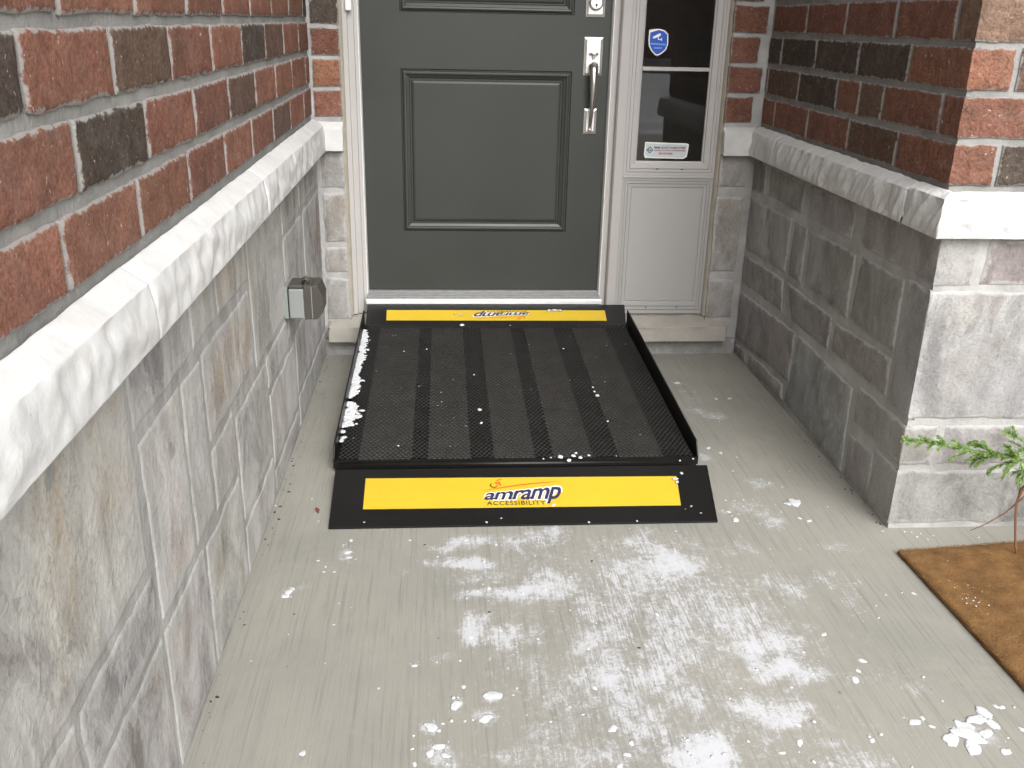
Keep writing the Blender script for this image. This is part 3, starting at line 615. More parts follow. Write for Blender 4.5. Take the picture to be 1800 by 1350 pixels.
# ------------------------------------------------------------------ frame, sidelight and threshold
def door_frame():
    T = thing('door_frame', 'taupe grey door frame with narrow sidelight window and kick panel', 'door frame')
    m = MB().extrude([(-.2955, 3.66), (-.2955, 3.632), (-.299, 3.622), (-.301, 3.601), (-.313, 3.600), (-.315, 3.588), (-.335, 3.587), (-.3365, 3.574), (-.3525, 3.573), (-.3525, 3.66)], .150, 2.33, 'z', True)
    m.build('jamb', MT['frame'], T)
    MB().extrude([(-.2962, 3.628), (-.2992, 3.6215), (-.3015, 3.6005), (-.2985, 3.6), (-.296, 3.62)], .22, 2.3, 'z', True).build('weatherstrip', MT['white'], T)
    m = MB().extrude([(.6155, 3.66), (.6155, 3.632), (.6195, 3.622), (.6225, 3.601), (.633, 3.600), (.6345, 3.607), (.644, 3.608), (.6455, 3.586), (.650, 3.578), (.6825, 3.576), (.6825, 3.66)], .150, 2.33, 'z', True)
    m.build('mullion', MT['frame'], T)
    MB().extrude([(.6162, 3.628), (.6196, 3.6215), (.6225, 3.6005), (.6195, 3.6), (.6162, 3.618)], .22, 2.3, 'z', True).build('weatherstrip', MT['white'], T)
    MB().box(-.3525, 1.035, 3.575, 3.66, 2.2655, 2.33).build('head', MT['frame'], T)
    sl = [(0, 0), (.009, 0), (.0095, .004), (.011, .004), (.0115, 0), (.021, 0), (.0215, .0045), (.0235, .0045), (.0245, .001), (.043, .003), (.0445, .009), (.050, .012), (.050, .022)]
    s = MB().rings(.6832, 1.035, .702, 2.265, 3.575, sl, cap=False); o = s.build('sidelight', MT['frame'], T)
    MB().box(.724, .994, 3.594, 3.599, .743, 2.224).build('pane', MT['glass'], o)
    MB().box(.7335, .9845, 3.586, 3.5935, 1.0795, 1.0925).build('muntin', MT['frame'], o)
    MB().box(.7335, .9845, 3.586, 3.5935, 1.62, 1.633).build('muntin', MT['frame'], o)
    for x in (.808, .905): MB().box(x, x+.010, 3.5735, 3.577, .7225, .7255).build('weep_slot', MT['seal'], o)
    MB().extrude([(3.5755, .6905), (3.571, .6915), (3.571, .6965), (3.574, .6975), (3.5735, .7012), (3.5765, .7018)], .6835, 1.0345, 'x').build('transom_trim', MT['frame'], T)
    p = MB().rings(.6832, 1.035, .150, .690, 3.576, [(0, 0), (.010, 0), (.0105, .005), (.012, .005), (.0125, .001), (.020, .001), (.0205, .006), (.0225, .006), (.0235, .002), (.034, .003), (.0345, .007), (.0365, .0075), (.0385, .005)], True, (1, 1, 1.4, 1))
    kp = p.build('kick_panel', MT['panel'], T)
    for x in (.79, .915): MB().disc((x+.02, 3.5768, .176), .003, n=10).build('rivet', MT['seal'], kp)
    MB().extrude([(1.0355, 3.60), (1.036, 3.572), (1.040, 3.555), (1.047, 3.546), (1.052, 3.546), (1.052, 3.60)], .148, 2.33, 'z', True).build('caulk_bead', MT['caulk'], T)
    MB().extrude([(-.353, 3.60), (-.3535, 3.572), (-.358, 3.556), (-.364, 3.546), (-.370, 3.546), (-.370, 3.60)], .148, 2.33, 'z', True).build('caulk_bead', MT['caulk'], T)
    MB().box(-.3385, -.318, 3.560, 3.573, 1.262, 1.40).build('strike_guard', MT['white'], T, bevel=.002)
    # ribbed aluminium threshold with pale nosing
    pr = [(3.66, .2335), (3.628, .2335)]
    n = 5
    for k in range(n):
        ya = 3.624-k*.0136; za = .2325-.003*k; pr += [(ya, za), (ya-.0066, za-.001), (ya-.0072, za-.0068), (ya-.0130, za-.0074)]
    pr += [(3.5555, .2165), (3.5555, .16), (3.66, .16)]
    th = MB().extrude(pr, -.2985, .6185, 'x', True).build('threshold', MT['alu'], T)
    MB().extrude([(3.5553, .2163), (3.5495, .2155), (3.5475, .212), (3.5475, .1985), (3.5553, .1985)], -.3015, .6235, 'x', True).build('nosing', MT['nose'], th)
    for x in (-.255, .02, .33, .53): MB().box(x, x+.028, 3.5466, 3.549, .204, .2115).build('clip', MT['white'], th)
    MB().box(-.2985, .6185, 3.56, 3.66, .144, .159).build('threshold_base', MT['caulk'], th)
door_frame()

# ------------------------------------------------------------------ text helper
def text_poly(body, size, offset=0., space=1.):
    cu = bpy.data.curves.new('t', 'FONT'); cu.body = body; cu.size = size; cu.offset = offset; cu.space_character = space; cu.resolution_u = 3
    ob = bpy.data.objects.new('t', cu); COL.objects.link(ob); bpy.context.view_layer.update()
    me = bpy.data.meshes.new_from_object(ob.evaluated_get(bpy.context.evaluated_depsgraph_get()))
    vs = [(v.co.x, v.co.y) for v in me.vertices]; fs = [tuple(p.vertices) for p in me.polygons]
    bpy.data.objects.remove(ob); bpy.data.curves.remove(cu); bpy.data.meshes.remove(me)
    return vs, fs
def fit(vs, x0, x1, y0, y1, ref=None):
    r = ref or vs; a, b = min(v[0] for v in r), max(v[0] for v in r); c, d = min(v[1] for v in r), max(v[1] for v in r)
    return [((v[0]-a)/(b-a)*(x1-x0)+x0, (v[1]-c)/(d-c)*(y1-y0)+y0) for v in vs]

# ------------------------------------------------------------------ stickers in the sidelight
def stickers():
    y = 3.5932
    T = thing('window_sticker', 'blue shield shaped security camera sticker on the sidelight glass', 'sticker')
    out = [(.750, 1.219), (.785, 1.224), (.806, 1.219), (.821, 1.206), (.8235, 1.170), (.817, 1.152), (.803, 1.139), (.788, 1.131), (.778, 1.133), (.763, 1.146), (.752, 1.163), (.7495, 1.185)]
    cx, cz = .786, 1.18
    def poly(pts, yy, m, name, par): 
        n = len(pts); vs = [(p[0], yy, p[1]) for p in pts]+[(p[0], yy+.0004, p[1]) for p in pts]
        return mesh(name, vs, [tuple(range(n)), tuple(range(2*n-1, n-1, -1))]+[(k, n+k, n+(k+1) % n, (k+1) % n) for k in range(n)], m, par)
    poly(out, y-.0006, MT['ink_white'], 'border', T)
    ins = [(.7545, 1.210), (.785, 1.2195), (.804, 1.215), (.817, 1.204), (.819, 1.170), (.813, 1.154), (.801, 1.1435), (.788, 1.136), (.779, 1.1375), (.7665, 1.149), (.7565, 1.165), (.754, 1.185)]
    face = poly(ins, y-.0012, MT['blue'], 'face', T)
    poly([(.765, 1.196), (.789, 1.2085), (.7945, 1.2055), (.7925, 1.1995), (.770, 1.1895), (.765, 1.1915)], y-.0018, MT['ink_white'], 'camera_icon', T)
    m = MB(); m.box(.7835, .7865, y-.0019, y-.0014, 1.187, 1.196).box(.7835, .798, y-.0019, y-.0014, 1.1855, 1.1885).box(.7965, .799, y-.0019, y-.0014, 1.182, 1.192); m.build('icon_bracket', MT['ink_white'], T)
    m = MB(); r = random.Random(5); x = .7585
    while x < .812: d = r.uniform(.0025, .0055); m.box(x, x+d, y-.0019, y-.0014, 1.1695-(x-.76)*.04, 1.1745-(x-.76)*.04); x += d+.0012
    x = .772
    while x < .797: d = r.uniform(.0025, .005); m.box(x, x+d, y-.0019, y-.0014, 1.1555, 1.160); x += d+.0012
    m.build('lettering', MT['blue_light'], T)
    T2 = thing('window_sticker', 'pale rectangular alarm company sticker low on the sidelight glass', 'sticker')
    pl = [(.762, .774), (.769, .763), (.915, .761), (.929, .770), (.9325, .815), (.924, .8185), (.764, .822)]
    poly(pl, y-.0006, MT['ink_white'], 'border', T2)
    poly([(.766, .776), (.772, .767), (.912, .765), (.9245, .7725), (.928, .8115), (.921, .8145), (.768, .818)], y-.0012, MT['sticker'], 'face', T2)
    c = (.7835, .793); d1, d2 = .0135, .0095
    vs = []; fs = []
    for k, (dx, dz) in enumerate(((d1, 0), (0, d1), (-d1, 0), (0, -d1))): vs.append((c[0]+dx, y-.0019, c[1]+dz))
    for k, (dx, dz) in enumerate(((d2, 0), (0, d2), (-d2, 0), (0, -d2))): vs.append((c[0]+dx, y-.0019, c[1]+dz))
    em = mesh('emblem', vs, [(k, (k+1) % 4, 4+(k+1) % 4, 4+k) for k in range(4)], MT['navy'], T2)
    m = MB().box(c[0]-.0055, c[0]-.002, y-.002, y-.0015, c[1]-.003, c[1]+.003).box(c[0]-.001, c[0]+.0055, y-.002, y-.0015, c[1]-.003, c[1]+.0015); m.build('emblem_letters', MT['navy'], T2)
    def words(txt, x0, x1, z0, z1, mt):
        tv, tf = text_poly(txt, .01, .0002); tv = fit(tv, x0, x1, z0, z1)
        mesh('lettering', [(a, y-.0019, b) for a, b in tv], tf, mt, T2)
    r = random.Random(9); m = MB(); x = .8005
    for k in range(7): m.box(x, x+.0024, y-.002, y-.0015, .7985, .8055 if k else .8075); x += .0033
    m.build('lettering', MT['navy'], T2)
    words('SECURITY ALARM SYSTEMS', .826, .9195, .798, .806, MT['navy'])
    for za, zb, xa, xb in ((.789, .7945, .801, .919), (.7765, .784, .819, .871)):
        m = MB(); x = xa
        while x < xb: d = r.uniform(.002, .0045); m.box(x, x+d, y-.002, y-.0015, za, zb); x += d+r.choice((.0012, .0012, .003))
        m.build('lettering', MT['red_ink'], T2)
MT['blue_light'] = m_plain('pale_blue_ink', (.22, .36, .75), .5)
stickers()

# ------------------------------------------------------------------ threshold ramp
def ramp():
    T = thing('threshold_ramp', 'black steel mesh wheelchair ramp with yellow end plates leading to the door', 'ramp')
    # corners in plan: front edge y=2.492, back edge y=3.392
    FL, FR, BL, BR = V((-.320, 2.492, .036)), V((.752, 2.490, .036)), V((-.2985, 3.392, .160)), V((.701, 3.390, .160))
    def P(s, t, dz=0.): 
        p = FL*(1-s)*(1-t)+FR*s*(1-t)+BR*s*t+BL*(1-s)*t; return V((p.x, p.y, p.z+dz))
    # expanded metal: rows of tilted wavy strands that touch at the bonds
    W, L = 1.03, .905; px, rows = .0150, 84; nper = int(W/px); seg = nper*4
    u = np.linspace(0.010, .990, seg+1); vs = []; fs = []
    ph = np.arange(seg+1) % 4
    wave = np.array([1., 1., -1., -1.])[ph]
    rowp = L/rows
    for r in range(rows+1):
        t0 = .010+.982*r/rows
        sg = 1 if r % 2 == 0 else -1
        dt = wave*sg*.36*rowp/L
        tl = np.clip(t0+dt, .002, .998); tilt = .0014
        hw = .0015/L
        zw = .0006*np.array([noise.noise(V((a*9, r*.11, 2.))) for a in u])
        b = len(vs)
        for a, tc, zz in zip(u, tl, zw):
            p = P(a, tc); q = P(a, tc+hw)-P(a, tc-hw)
            vs += [(p.x, p.y-q.y, p.z+.0005+zz), (p.x, p.y+q.y*.4, p.z+tilt+.0010+zz), (p.x, p.y+q.y*1.1, p.z+tilt-.0004+zz), (p.x, p.y-q.y*.3, p.z-.0009+zz)]
        for k in range(seg):
            for c in range(4):
                d = (c+1) % 4; fs.append((b+4*k+c, b+4*k+4+c, b+4*k+4+d, b+4*k+d))
    me = bpy.data.meshes.new('mesh_deck'); me.from_pydata(vs, [], fs); o = link('mesh_deck', me, MT['deck'], T); o['kind'] = 'stuff'
    # frame channels and long support bars under the mesh
    def bar(s0, s1, top=-.004, h=.028, name='support_bar'):
        m = MB()
        c = [P(s0, .004, top), P(s1, .004, top), P(s1, .996, top), P(s0, .996, top)]
        for z in (0, -h): m.v += [(p.x, p.y, max(.003, p.z+z)) for p in c]
        m.f = [(0, 1, 2, 3), (7, 6, 5, 4), (0, 4, 5, 1), (1, 5, 6, 2), (2, 6, 7, 3), (3, 7, 4, 0)]; return m.build(name, MT['black'], T)
    for a_, b_ in ((.062, .207), (.252, .370), (.436, .548), (.600, .711), (.784, .908)): bar(a_, b_, -.005, .006, 'floor_pan').data.materials[0] = MT['pan']
    for s, wd in ((.0, .058), (.211, .037), (.374, .058), (.552, .044), (.715, .065), (.912, .088)): bar(s, s+wd, -.020, .008)
    def cross(t, d, top, h, name):
        m = MB(); c = [P(0, t, top), P(1, t, top), P(1, t+d, top), P(0, t+d, top)]
        for z in (0, -h): m.v += [(p.x, p.y, max(.003, p.z+z)) for p in c]
        m.f = [(0, 1, 2, 3), (7, 6, 5, 4), (0, 4, 5, 1), (1, 5, 6, 2), (2, 6, 7, 3), (3, 7, 4, 0)]; return m.build(name, MT['black'], T)
    cross(-.006, .010, -.002, .030, 'front_channel'); cross(.985, .014, -.004, .06, 'back_channel')
    # side curbs: upright plates with a chamfered toe
    for nm, sgn, f, b in (('side_curb', -1, FL, BL), ('side_curb', 1, FR, BR)):
        m = MB(); th = .0045
        def at(t, dz, off): p = f.lerp(b, t); return (p.x+sgn*off, p.y, max(.002, p.z+dz))
        pr = [(-.006, -.024), (-.006, .006), (.020, .040), (1.02, .052), (1.02, -.04)]
        for off in (0, th): m.v += [at(t, dz, off) for t, dz in pr]
        n = len(pr); m.f = [tuple(range(n)), tuple(range(2*n-1, n-1, -1))]+[(k, n+k, n+(k+1) % n, (k+1) % n) for k in range(n)]
        m.build(nm, MT['black'], T, bevel=.001)
    # lower plate
    def plate(name, c4, th=.005):
        m = MB(); c = [V(q) for q in c4]; n = (c[1]-c[0]).cross(c[3]-c[0]).normalized()
        m.v = [tuple(q) for q in c]+[tuple(q-n*th) for q in c]
        m.f = [(0, 1, 2, 3), (7, 6, 5, 4), (0, 4, 5, 1), (1, 5, 6, 2), (2, 6, 7, 3), (3, 7, 4, 0)]; return m.build(name, MT['black'], T, bevel=.0012), c, n
    z1 = .0295
    a, b = gnd(577, 928, .006), gnd(1262, 916, .006); c, d = gnd(1243, 817, z1), gnd(589.5, 826, z1)
    lo, lc, ln = plate('lower_plate', [a, b, c, d])
    hi, hc, hn = plate('upper_plate', [(-.296, 3.388, .1595), (.697, 3.388, .1595), (.716, 3.5455, .196), (-.2965, 3.5455, .196)], .004)
    MB().tube([P(.012, -.012, -.011), P(.965, -.012, -.011)], .008, 12).build('hinge_rod', MT['black'], T, True)
    for x in (0, 1): pass
    def decal(owner, c, n, yq, rot):
        par = owner
        e0 = (c[1]-c[0]).normalized(); 
        Q = [hit(u_, v_, c[0]+n*.0006, n) for u_, v_ in yq]
        m = MB(); m.v = [tuple(q) for q in Q]+[tuple(q-n*.0005) for q in Q]; m.f = [(0, 1, 2, 3), (0, 4, 5, 1), (1, 5, 6, 2), (2, 6, 7, 3), (3, 7, 4, 0)]
        m.build('yellow_strip', MT['yellow'], par)
        # print frame: u in metres along the strip, v 0..1 across it; the printed logo is a real size drawing
        o3 = Q[3]; ux = (Q[2]-Q[3]); Lx = ux.length; ux.normalize(); vy = ((Q[0]+Q[1])/2-(Q[2]+Q[3])/2); Hy = vy.length; vy.normalize()
        vy = (vy-ux*vy.dot(ux)).normalized()
        org = (Q[2]+Q[3])/2
        def put(name, pts, fs, mt, lift):
            if rot: w_ = [org+vy*Hy-ux*p[0]-vy*p[1]*Hy/.18+n*lift for p in pts]
            else: w_ = [org+ux*p[0]+vy*p[1]*Hy/.18+n*lift for p in pts]
            mesh(name, w_, fs, mt, par)
        off = logo_off[1 if rot else 0]
        def warp(vs, ref, x0, x1):
            a0, a1 = min(v[0] for v in ref), max(v[0] for v in ref); out = []
            for x, yv in vs:
                q = (x-a0)/(a1-a0); k = .92+.98*max(0, q)**1.1
                h = yv*k if yv > 0 else yv*1.3
                out.append((x0+(x1-x0)*q+.22*h, .046+h))
            return out
        base, bf = text_poly('amramp', .084, .0016, .93)
        for o_, mt_, lf, nm_ in ((.0062, 'ink_white', .0007, 'logo_outline'), (.0016, 'navy', .0011, 'logo_lettering')):
            tv, tf = text_poly('amramp', .084, o_, .93); tv = [(x, y_) for x, y_ in tv]
            wv = warp(tv, base, off, off+.208); put(nm_, wv, tf, MT[mt_], lf)
        tv, tf = text_poly('ACCESSIBILITY', .03, .0003, 1.15); tv = fit(tv, off+.008, off+.168, .012, .036); put('caption_lettering', tv, tf, MT['olive'], .0009)
        K = 14; pts = []; fs = []
        for k in range(K+1):
            q = k/K; x = off+.004+.216*q; z = .098+.052*q**.9+.006*math.sin(q*3.1); th = .0065*math.sin(math.pi*min(1, q*.9+.08)); pts += [(x, z-th*.5), (x, z+th*.5)]
        for k in range(K): fs.append((2*k, 2*k+2, 2*k+3, 2*k+1))
        put('swoosh', pts, fs, MT['orange'], .0012)
        pts = []; fs = []; n_ = 22
        for k in range(n_+1):
            th = math.radians(60-300*k/n_)
            for r_ in (.0115, .0082): pts.append((off+.031+r_*math.cos(th), .130+r_*1.25*math.sin(th)))
        for k in range(n_): fs.append((2*k, 2*k+2, 2*k+3, 2*k+1))
        half = n_//3
        put('wheel_mark', pts, fs[half:], MT['olive'], .0010); put('wheel_mark', pts, fs[:half], MT['orange'], .0010)
        pts = [(off+.036, .151), (off+.048, .150), (off+.052, .128), (off+.047, .128), (off+.043, .143), (off+.034, .143)]
        put('figure_mark', pts, [(0, 1, 4, 5), (1, 2, 3, 4)], MT['orange'], .0013)
        pts = [(off+.038, .160), (off+.052, .171), (off+.056, .168), (off+.042, .156)]; put('figure_mark', pts, [(0, 1, 2, 3)], MT['orange'], .0013)
    decal(lo, lc, ln, [(643, 841), (1189, 837), (1197, 888), (638, 895)], False)
    decal(hi, hc, hn, [(680, 545), (1063, 545.5), (1066.5, 563.5), (679, 563)], True)
logo_off = [-.107, -.128]
MT['pan'] = m_plain('dull_dark_steel', (.082, .078, .071), .5, var=.3, sc=12)
ramp()

# ------------------------------------------------------------------ outlet cover
def outlet():
    T = thing('outlet_cover', 'grey weatherproof outlet box with dark bubble lid on the stone wall', 'outlet')
    x = XL+.002; y0, y1, z0, z1 = 2.640, 2.735, .420, .512
    MB().box(x-.004, x+.010, y0+.002, y1+.008, z0-.001, z1+.002).build('back_plate', MT['box'], T, bevel=.002)
    MB().box(x+.0125, x+.056, y0, y1, z0, z1-.004).build('box_body', MT['box'], T, bevel=.004, seg=3)
    MB().box(x+.010, x+.0125, y0+.001, y1, z0+.001, z1-.005).build('gasket', MT['seal'], T)
    # lid: bulging shell made of two halves with a pale seam
    for k, (xa, xb, r) in enumerate(((x+.0565, x+.0775, .0), (x+.0795, x+.108, .016))):
        zt0, zt1 = z1+.010, z1+.006
        pr = [(xa, z0-.002), (xb-r, z0-.001), (xb, z0+.018 if r else z0), (xb+.0015, z1-.028), (xb-r*.7, zt1), (xa, zt0-.002)]
        m = MB(); n = len(pr)
        for yy, i in ((y0-.002, .003), (y0-.001, 0), (y1+.001, 0), (y1+.003, .003)):
            cx, cz = (xa+xb)/2, (z0+z1)/2
            m.v += [(cx+(p[0]-cx)*(1-i*10), yy, cz+(p[1]-cz)*(1-i*6)) for p in pr]
        for q in range(3):
            for k_ in range(n): j = (k_+1) % n; m.f.append((q*n+k_, (q+1)*n+k_, (q+1)*n+j, q*n+j))
        m.f += [tuple(range(n)), tuple(range(4*n-1, 3*n-1, -1))]
        m.build('lid', MT['lid'], T, bevel=.002)
    MB().box(x+.0774, x+.0796, y0-.003, y0+.02, z0+.003, z1+.004).build('seam', MT['box'], T)
    h = MB(); h.box(x+.012, x+.054, y0+.004, y1-.004, z1-.0038, z1+.007); h.build('hood', MT['lid'], T, bevel=.003)
    for yy in (y0+.022, y0+.045):
        q = MB(); q.tube([(x+.050, yy, z1+.006), (x+.052, yy, z1+.018), (x+.060, yy, z1+.022), (x+.068, yy, z1+.016), (x+.068, yy, z1+.006)], .0035, 8); q.build('hasp_loop', MT['lid'], T, True)
outlet()

# ------------------------------------------------------------------ doormat
def doormat():
    T = thing('doormat', 'rectangular brown coir doormat on the concrete by the stone corner', 'doormat')
    c = [V((1.142, 1.982, 0)), V((1.905, 2.055, 0)), V((1.935, 1.36, 0)), V((1.168, 1.30, 0))]
    nx, ny = 110, 90; vs = []; fs = []
    for j in range(ny+1):
        for i in range(nx+1):
            s, t = i/nx, j/ny; p = c[0]*(1-s)*(1-t)+c[1]*s*(1-t)+c[2]*s*t+c[3]*(1-s)*t
            e = min(s, 1-s)*.76, min(t, 1-t)*.68; ee = min(e)
            z = .0135-.006*max(0, 1-ee/.008)**2+.0016*noise.noise(p*70)+.0012*noise.noise(p*18)
            wv = noise.noise_vector(p*40)*.002 if ee < .004 else V((0, 0, 0)); vs.append((p.x+wv.x, p.y+wv.y, z))
    w1 = nx+1
    fs = [(j*w1+i, (j+1)*w1+i, (j+1)*w1+i+1, j*w1+i+1) for j in range(ny) for i in range(nx)]
    loop = [(i, 0) for i in range(nx+1)]+[(nx, j) for j in range(1, ny+1)]+[(i, ny) for i in range(nx-1, -1, -1)]+[(0, j) for j in range(ny-1, 0, -1)]
    b = len(vs); L_ = len(loop); vs += [(vs[j*w1+i][0], vs[j*w1+i][1], .0035) for i, j in loop]
    fs += [(loop[k][1]*w1+loop[k][0], loop[(k+1) % L_][1]*w1+loop[(k+1) % L_][0], b+(k+1) % L_, b+k) for k in range(L_)]
    mesh('pile', vs, fs, MT['coir'], T, smooth=True)
    bm = MB(); bm.v = [(p.x, p.y, .001) for p in c]+[(p.x, p.y, .0034) for p in c]; bm.f = [(3, 2, 1, 0), (4, 5, 6, 7), (0, 1, 5, 4), (1, 2, 6, 5), (2, 3, 7, 6), (3, 0, 4, 7)]; bm.build('backing', MT['rubber'], T)
    r = np.random.default_rng(3); n = 26000; s = r.random(n); t = r.random(n)
    k = n//8; s[:k] = r.random(k)*.012; t[k:2*k] = r.random(k)*.01
    cc = np.array([[*q] for q in c]); P = ((1-s)*(1-t))[:, None]*cc[0]+(s*(1-t))[:, None]*cc[1]+(s*t)[:, None]*cc[2]+((1-s)*t)[:, None]*cc[3]
    P[:, 2] = .012; d = r.normal(size=(n, 3)); d[:, 2] = np.abs(d[:, 2])*.7; d /= np.linalg.norm(d, axis=1)[:, None]; ln = r.uniform(.003, .008, n)[:, None]
    sd = np.cross(d, [0, 0, 1.]); sd /= np.linalg.norm(sd, axis=1)[:, None]+1e-6; sd *= .00035
    vs = np.stack([P-sd, P+sd, P+d*ln], 1).reshape(-1, 3); fs = np.arange(3*n).reshape(-1, 3)
    o = mesh('coir_fibres', vs.tolist(), fs.tolist(), MT['fibre'], T); o['kind'] = 'stuff'
doormat()

# ------------------------------------------------------------------ potted evergreen, mostly out of frame to the right
def plant():
    base = V((1.74, 1.80, .0155))
    T = thing('potted_evergreen', 'small potted evergreen whose feathery green branch reaches over the doormat', 'plant', base)
    inv = base
    prof = [(.0, 0), (.085, 0), (.115, .17), (.128, .172), (.128, .20), (.116, .2), (.112, .18)]; m = MB(); n = 28
    for r_, z in prof: m.v += [(r_*math.cos(2*math.pi*k/n), r_*math.sin(2*math.pi*k/n), z) for k in range(n)]
    for i in range(len(prof)-1):
        for k in range(n): j = (k+1) % n; m.f.append((i*n+k, i*n+j, (i+1)*n+j, (i+1)*n+k))
    m.build('pot', MT['terracotta'], T, True)
    m = MB(); m.v = [(.1135*math.cos(2*math.pi*k/n), .1135*math.sin(2*math.pi*k/n), .182) for k in range(n)]; m.f = [tuple(range(n))]; m.build('soil', MT['soil'], T)
    b = MB(); b.tube([V((0, 0, .17)), V((-.01, .01, .26)), V((.012, 0, .36)), V((0, .01, .47))], [.011, .009, .007, .003], 10); b.build('stem', MT['bark'], T, True)
    needles = []; nf = []
    twigs = MB(); r = random.Random(21)
    def needle(p, d, ln, wd):
        sd = d.cross(V((r.uniform(-1, 1), r.uniform(-1, 1), r.uniform(-1, 1)))).normalized()*wd; b_ = len(needles)
        needles.extend([p-sd*.5, p+sd*.5, p+d*ln*.55+sd*.8, p+d*ln, p+d*ln*.55-sd*.8]); nf.append((b_, b_+1, b_+2, b_+3, b_+4))
    def spray(pts, dens, ln, side=True, lv=0):
        pts = [V(p) for p in pts]; tot = sum((q-p).length for p, q in zip(pts, pts[1:])); n_ = max(4, int(tot*dens))
        for k in range(n_):
            q = (k+.5)/n_; f = q*(len(pts)-1); i = min(int(f), len(pts)-2); p = pts[i].lerp(pts[i+1], f-i); t = (pts[i+1]-pts[i]).normalized()
            for _ in range(3):
                o_ = V((r.gauss(0, 1), r.gauss(0, 1), r.gauss(0, 1))); o_ = (o_-t*o_.dot(t)).normalized()
                needle(p+o_*.0008, (t*.8+o_*.75).normalized(), ln*r.uniform(.6, 1.15)*(1.1-.4*q), .0010)
            if side and r.random() < (.09 if lv else .13)*(1-.55*q):
                o_ = V((r.uniform(-.3, .3), r.gauss(0, .7), r.gauss(0, .8))); o_ = (o_-t*o_.dot(t)).normalized(); dd = (t*.85+o_*.65).normalized(); L_ = (.060*(1-q)+.014)*r.uniform(.5, 1.1)
                e = [p, p+dd*L_*.5, p+dd*L_+V((0, 0, -.006))]; twigs.tube(e, [.0012, .0009, .0004], 5); spray(e, dens*1.1, ln*.8, lv == 0 and L_ > .05, lv+1)
    tip = aty(1592, 772, 2.0); m1 = aty(1655, 781, 2.0); m2 = aty(1725, 797, 1.995); m3 = aty(1800, 806, 1.985)
    main = [V(q)-base for q in (V((1.735, 1.81, .30)), V((1.58, 1.93, .285)), m3, m2, m1, tip)]
    twigs.tube(main, [.006, .0045, .003, .0022, .0014, .0006], 7); spray(main[2:], 1000, .012); spray(main[1:3], 420, .018)
    for e in ([aty(1795, 815, 1.97), aty(1802, 832, 1.965), aty(1795, 846, 1.96)], [m3+V((.05, 0, .01)), aty(1790, 770, 1.99), aty(1770, 762, 1.99)], [V((1.735, 1.81, .36)), V((1.62, 1.70, .40)), V((1.56, 1.60, .40))], [V((1.74, 1.80, .40)), V((1.86, 1.86, .45)), V((1.95, 1.9, .45))], [V((1.75, 1.79, .33)), V((1.82, 1.66, .38)), V((1.86, 1.56, .37))], [V((1.74, 1.81, .42)), V((1.73, 1.9, .50)), V((1.70, 1.96, .52))], [V((1.74, 1.80, .46)), V((1.745, 1.79, .55)), V((1.74, 1.80, .62))]):
        e = [V(q)-base for q in e]; twigs.tube(e, [.003, .002, .0008], 6); spray(e, 420, .018)
    # bare drooping twigs
    t1 = [aty(1815, 845, 1.97), aty(1795, 862, 1.97), aty(1786.5, 885, 1.965), aty(1785, 915, 1.96), aty(1785, 960, 1.955)]
    t1.append(V((t1[-1].x+.003, 1.95, .016)))
    m = MB(); m.tube([V(q)-base for q in [V((1.60, 1.92, .285)), V((1.50, 1.96, .24))]+t1], [.005, .0048, .0060, .0052, .0034, .0028, .0027, .0025], 8); m.build('drooping_twig', MT['bark'], T, True)
    m = MB(); m.tube([V(q)-base for q in (aty(1815, 862, 1.965), aty(1795, 878, 1.972), aty(1765, 903, 1.98), aty(1735, 920, 1.99), aty(1705, 933, 2.0))], [.003, .0022, .0016, .0013, .0007], 7); m.build('bare_twig', MT['bark'], T, True)
    twigs.build('branch', MT['needle'], T, True)
    mesh('needles', needles, nf, MT['needle'], T)['kind'] = 'stuff'
plant()

# ------------------------------------------------------------------ snow: crumbs on the slab and along the ramp
def lumps(name, items, label, cat, mt='snow'):
    vs = []; fs = []
    bm = bmesh.new(); bmesh.ops.create_icosphere(bm, subdivisions=3, radius=1); iv = [v.co.copy() for v in bm.verts]; jf = [tuple(v.index for v in f.verts) for f in bm.faces]; bm.free()
    bm = bmesh.new(); bmesh.ops.create_icosphere(bm, subdivisions=1, radius=1); iv1 = [v.co.copy() for v in bm.verts]; jf1 = [tuple(v.index for v in f.verts) for f in bm.faces]; bm.free()
    for k, (p, rx, ry, rz) in enumerate(items):
        b = len(vs); I, J = (iv, jf) if max(rx, ry) > .006 else (iv1, jf1); a = k*1.3; ca, sa = math.cos(a), math.sin(a)
        for q in I:
            d = 1+.42*noise.noise(q*1.4+V((k*3.7, k, 0)))+.16*noise.noise(q*4.5+V((k, 0, 5)))+.10*noise.noise(q*10+V((k, 3, 5)))
            x, y = q.x*rx*d, q.y*ry*d; z = max(q.z, -.3)*rz*d
            vs.append((p[0]+x*ca-y*sa, p[1]+x*sa+y*ca, p[2]+z+rz*.25))
        fs += [tuple(b+i for i in f) for f in J]
    o = mesh(name, vs, fs, MT[mt], smooth=True); tag(o, label, cat, kind='stuff'); return o
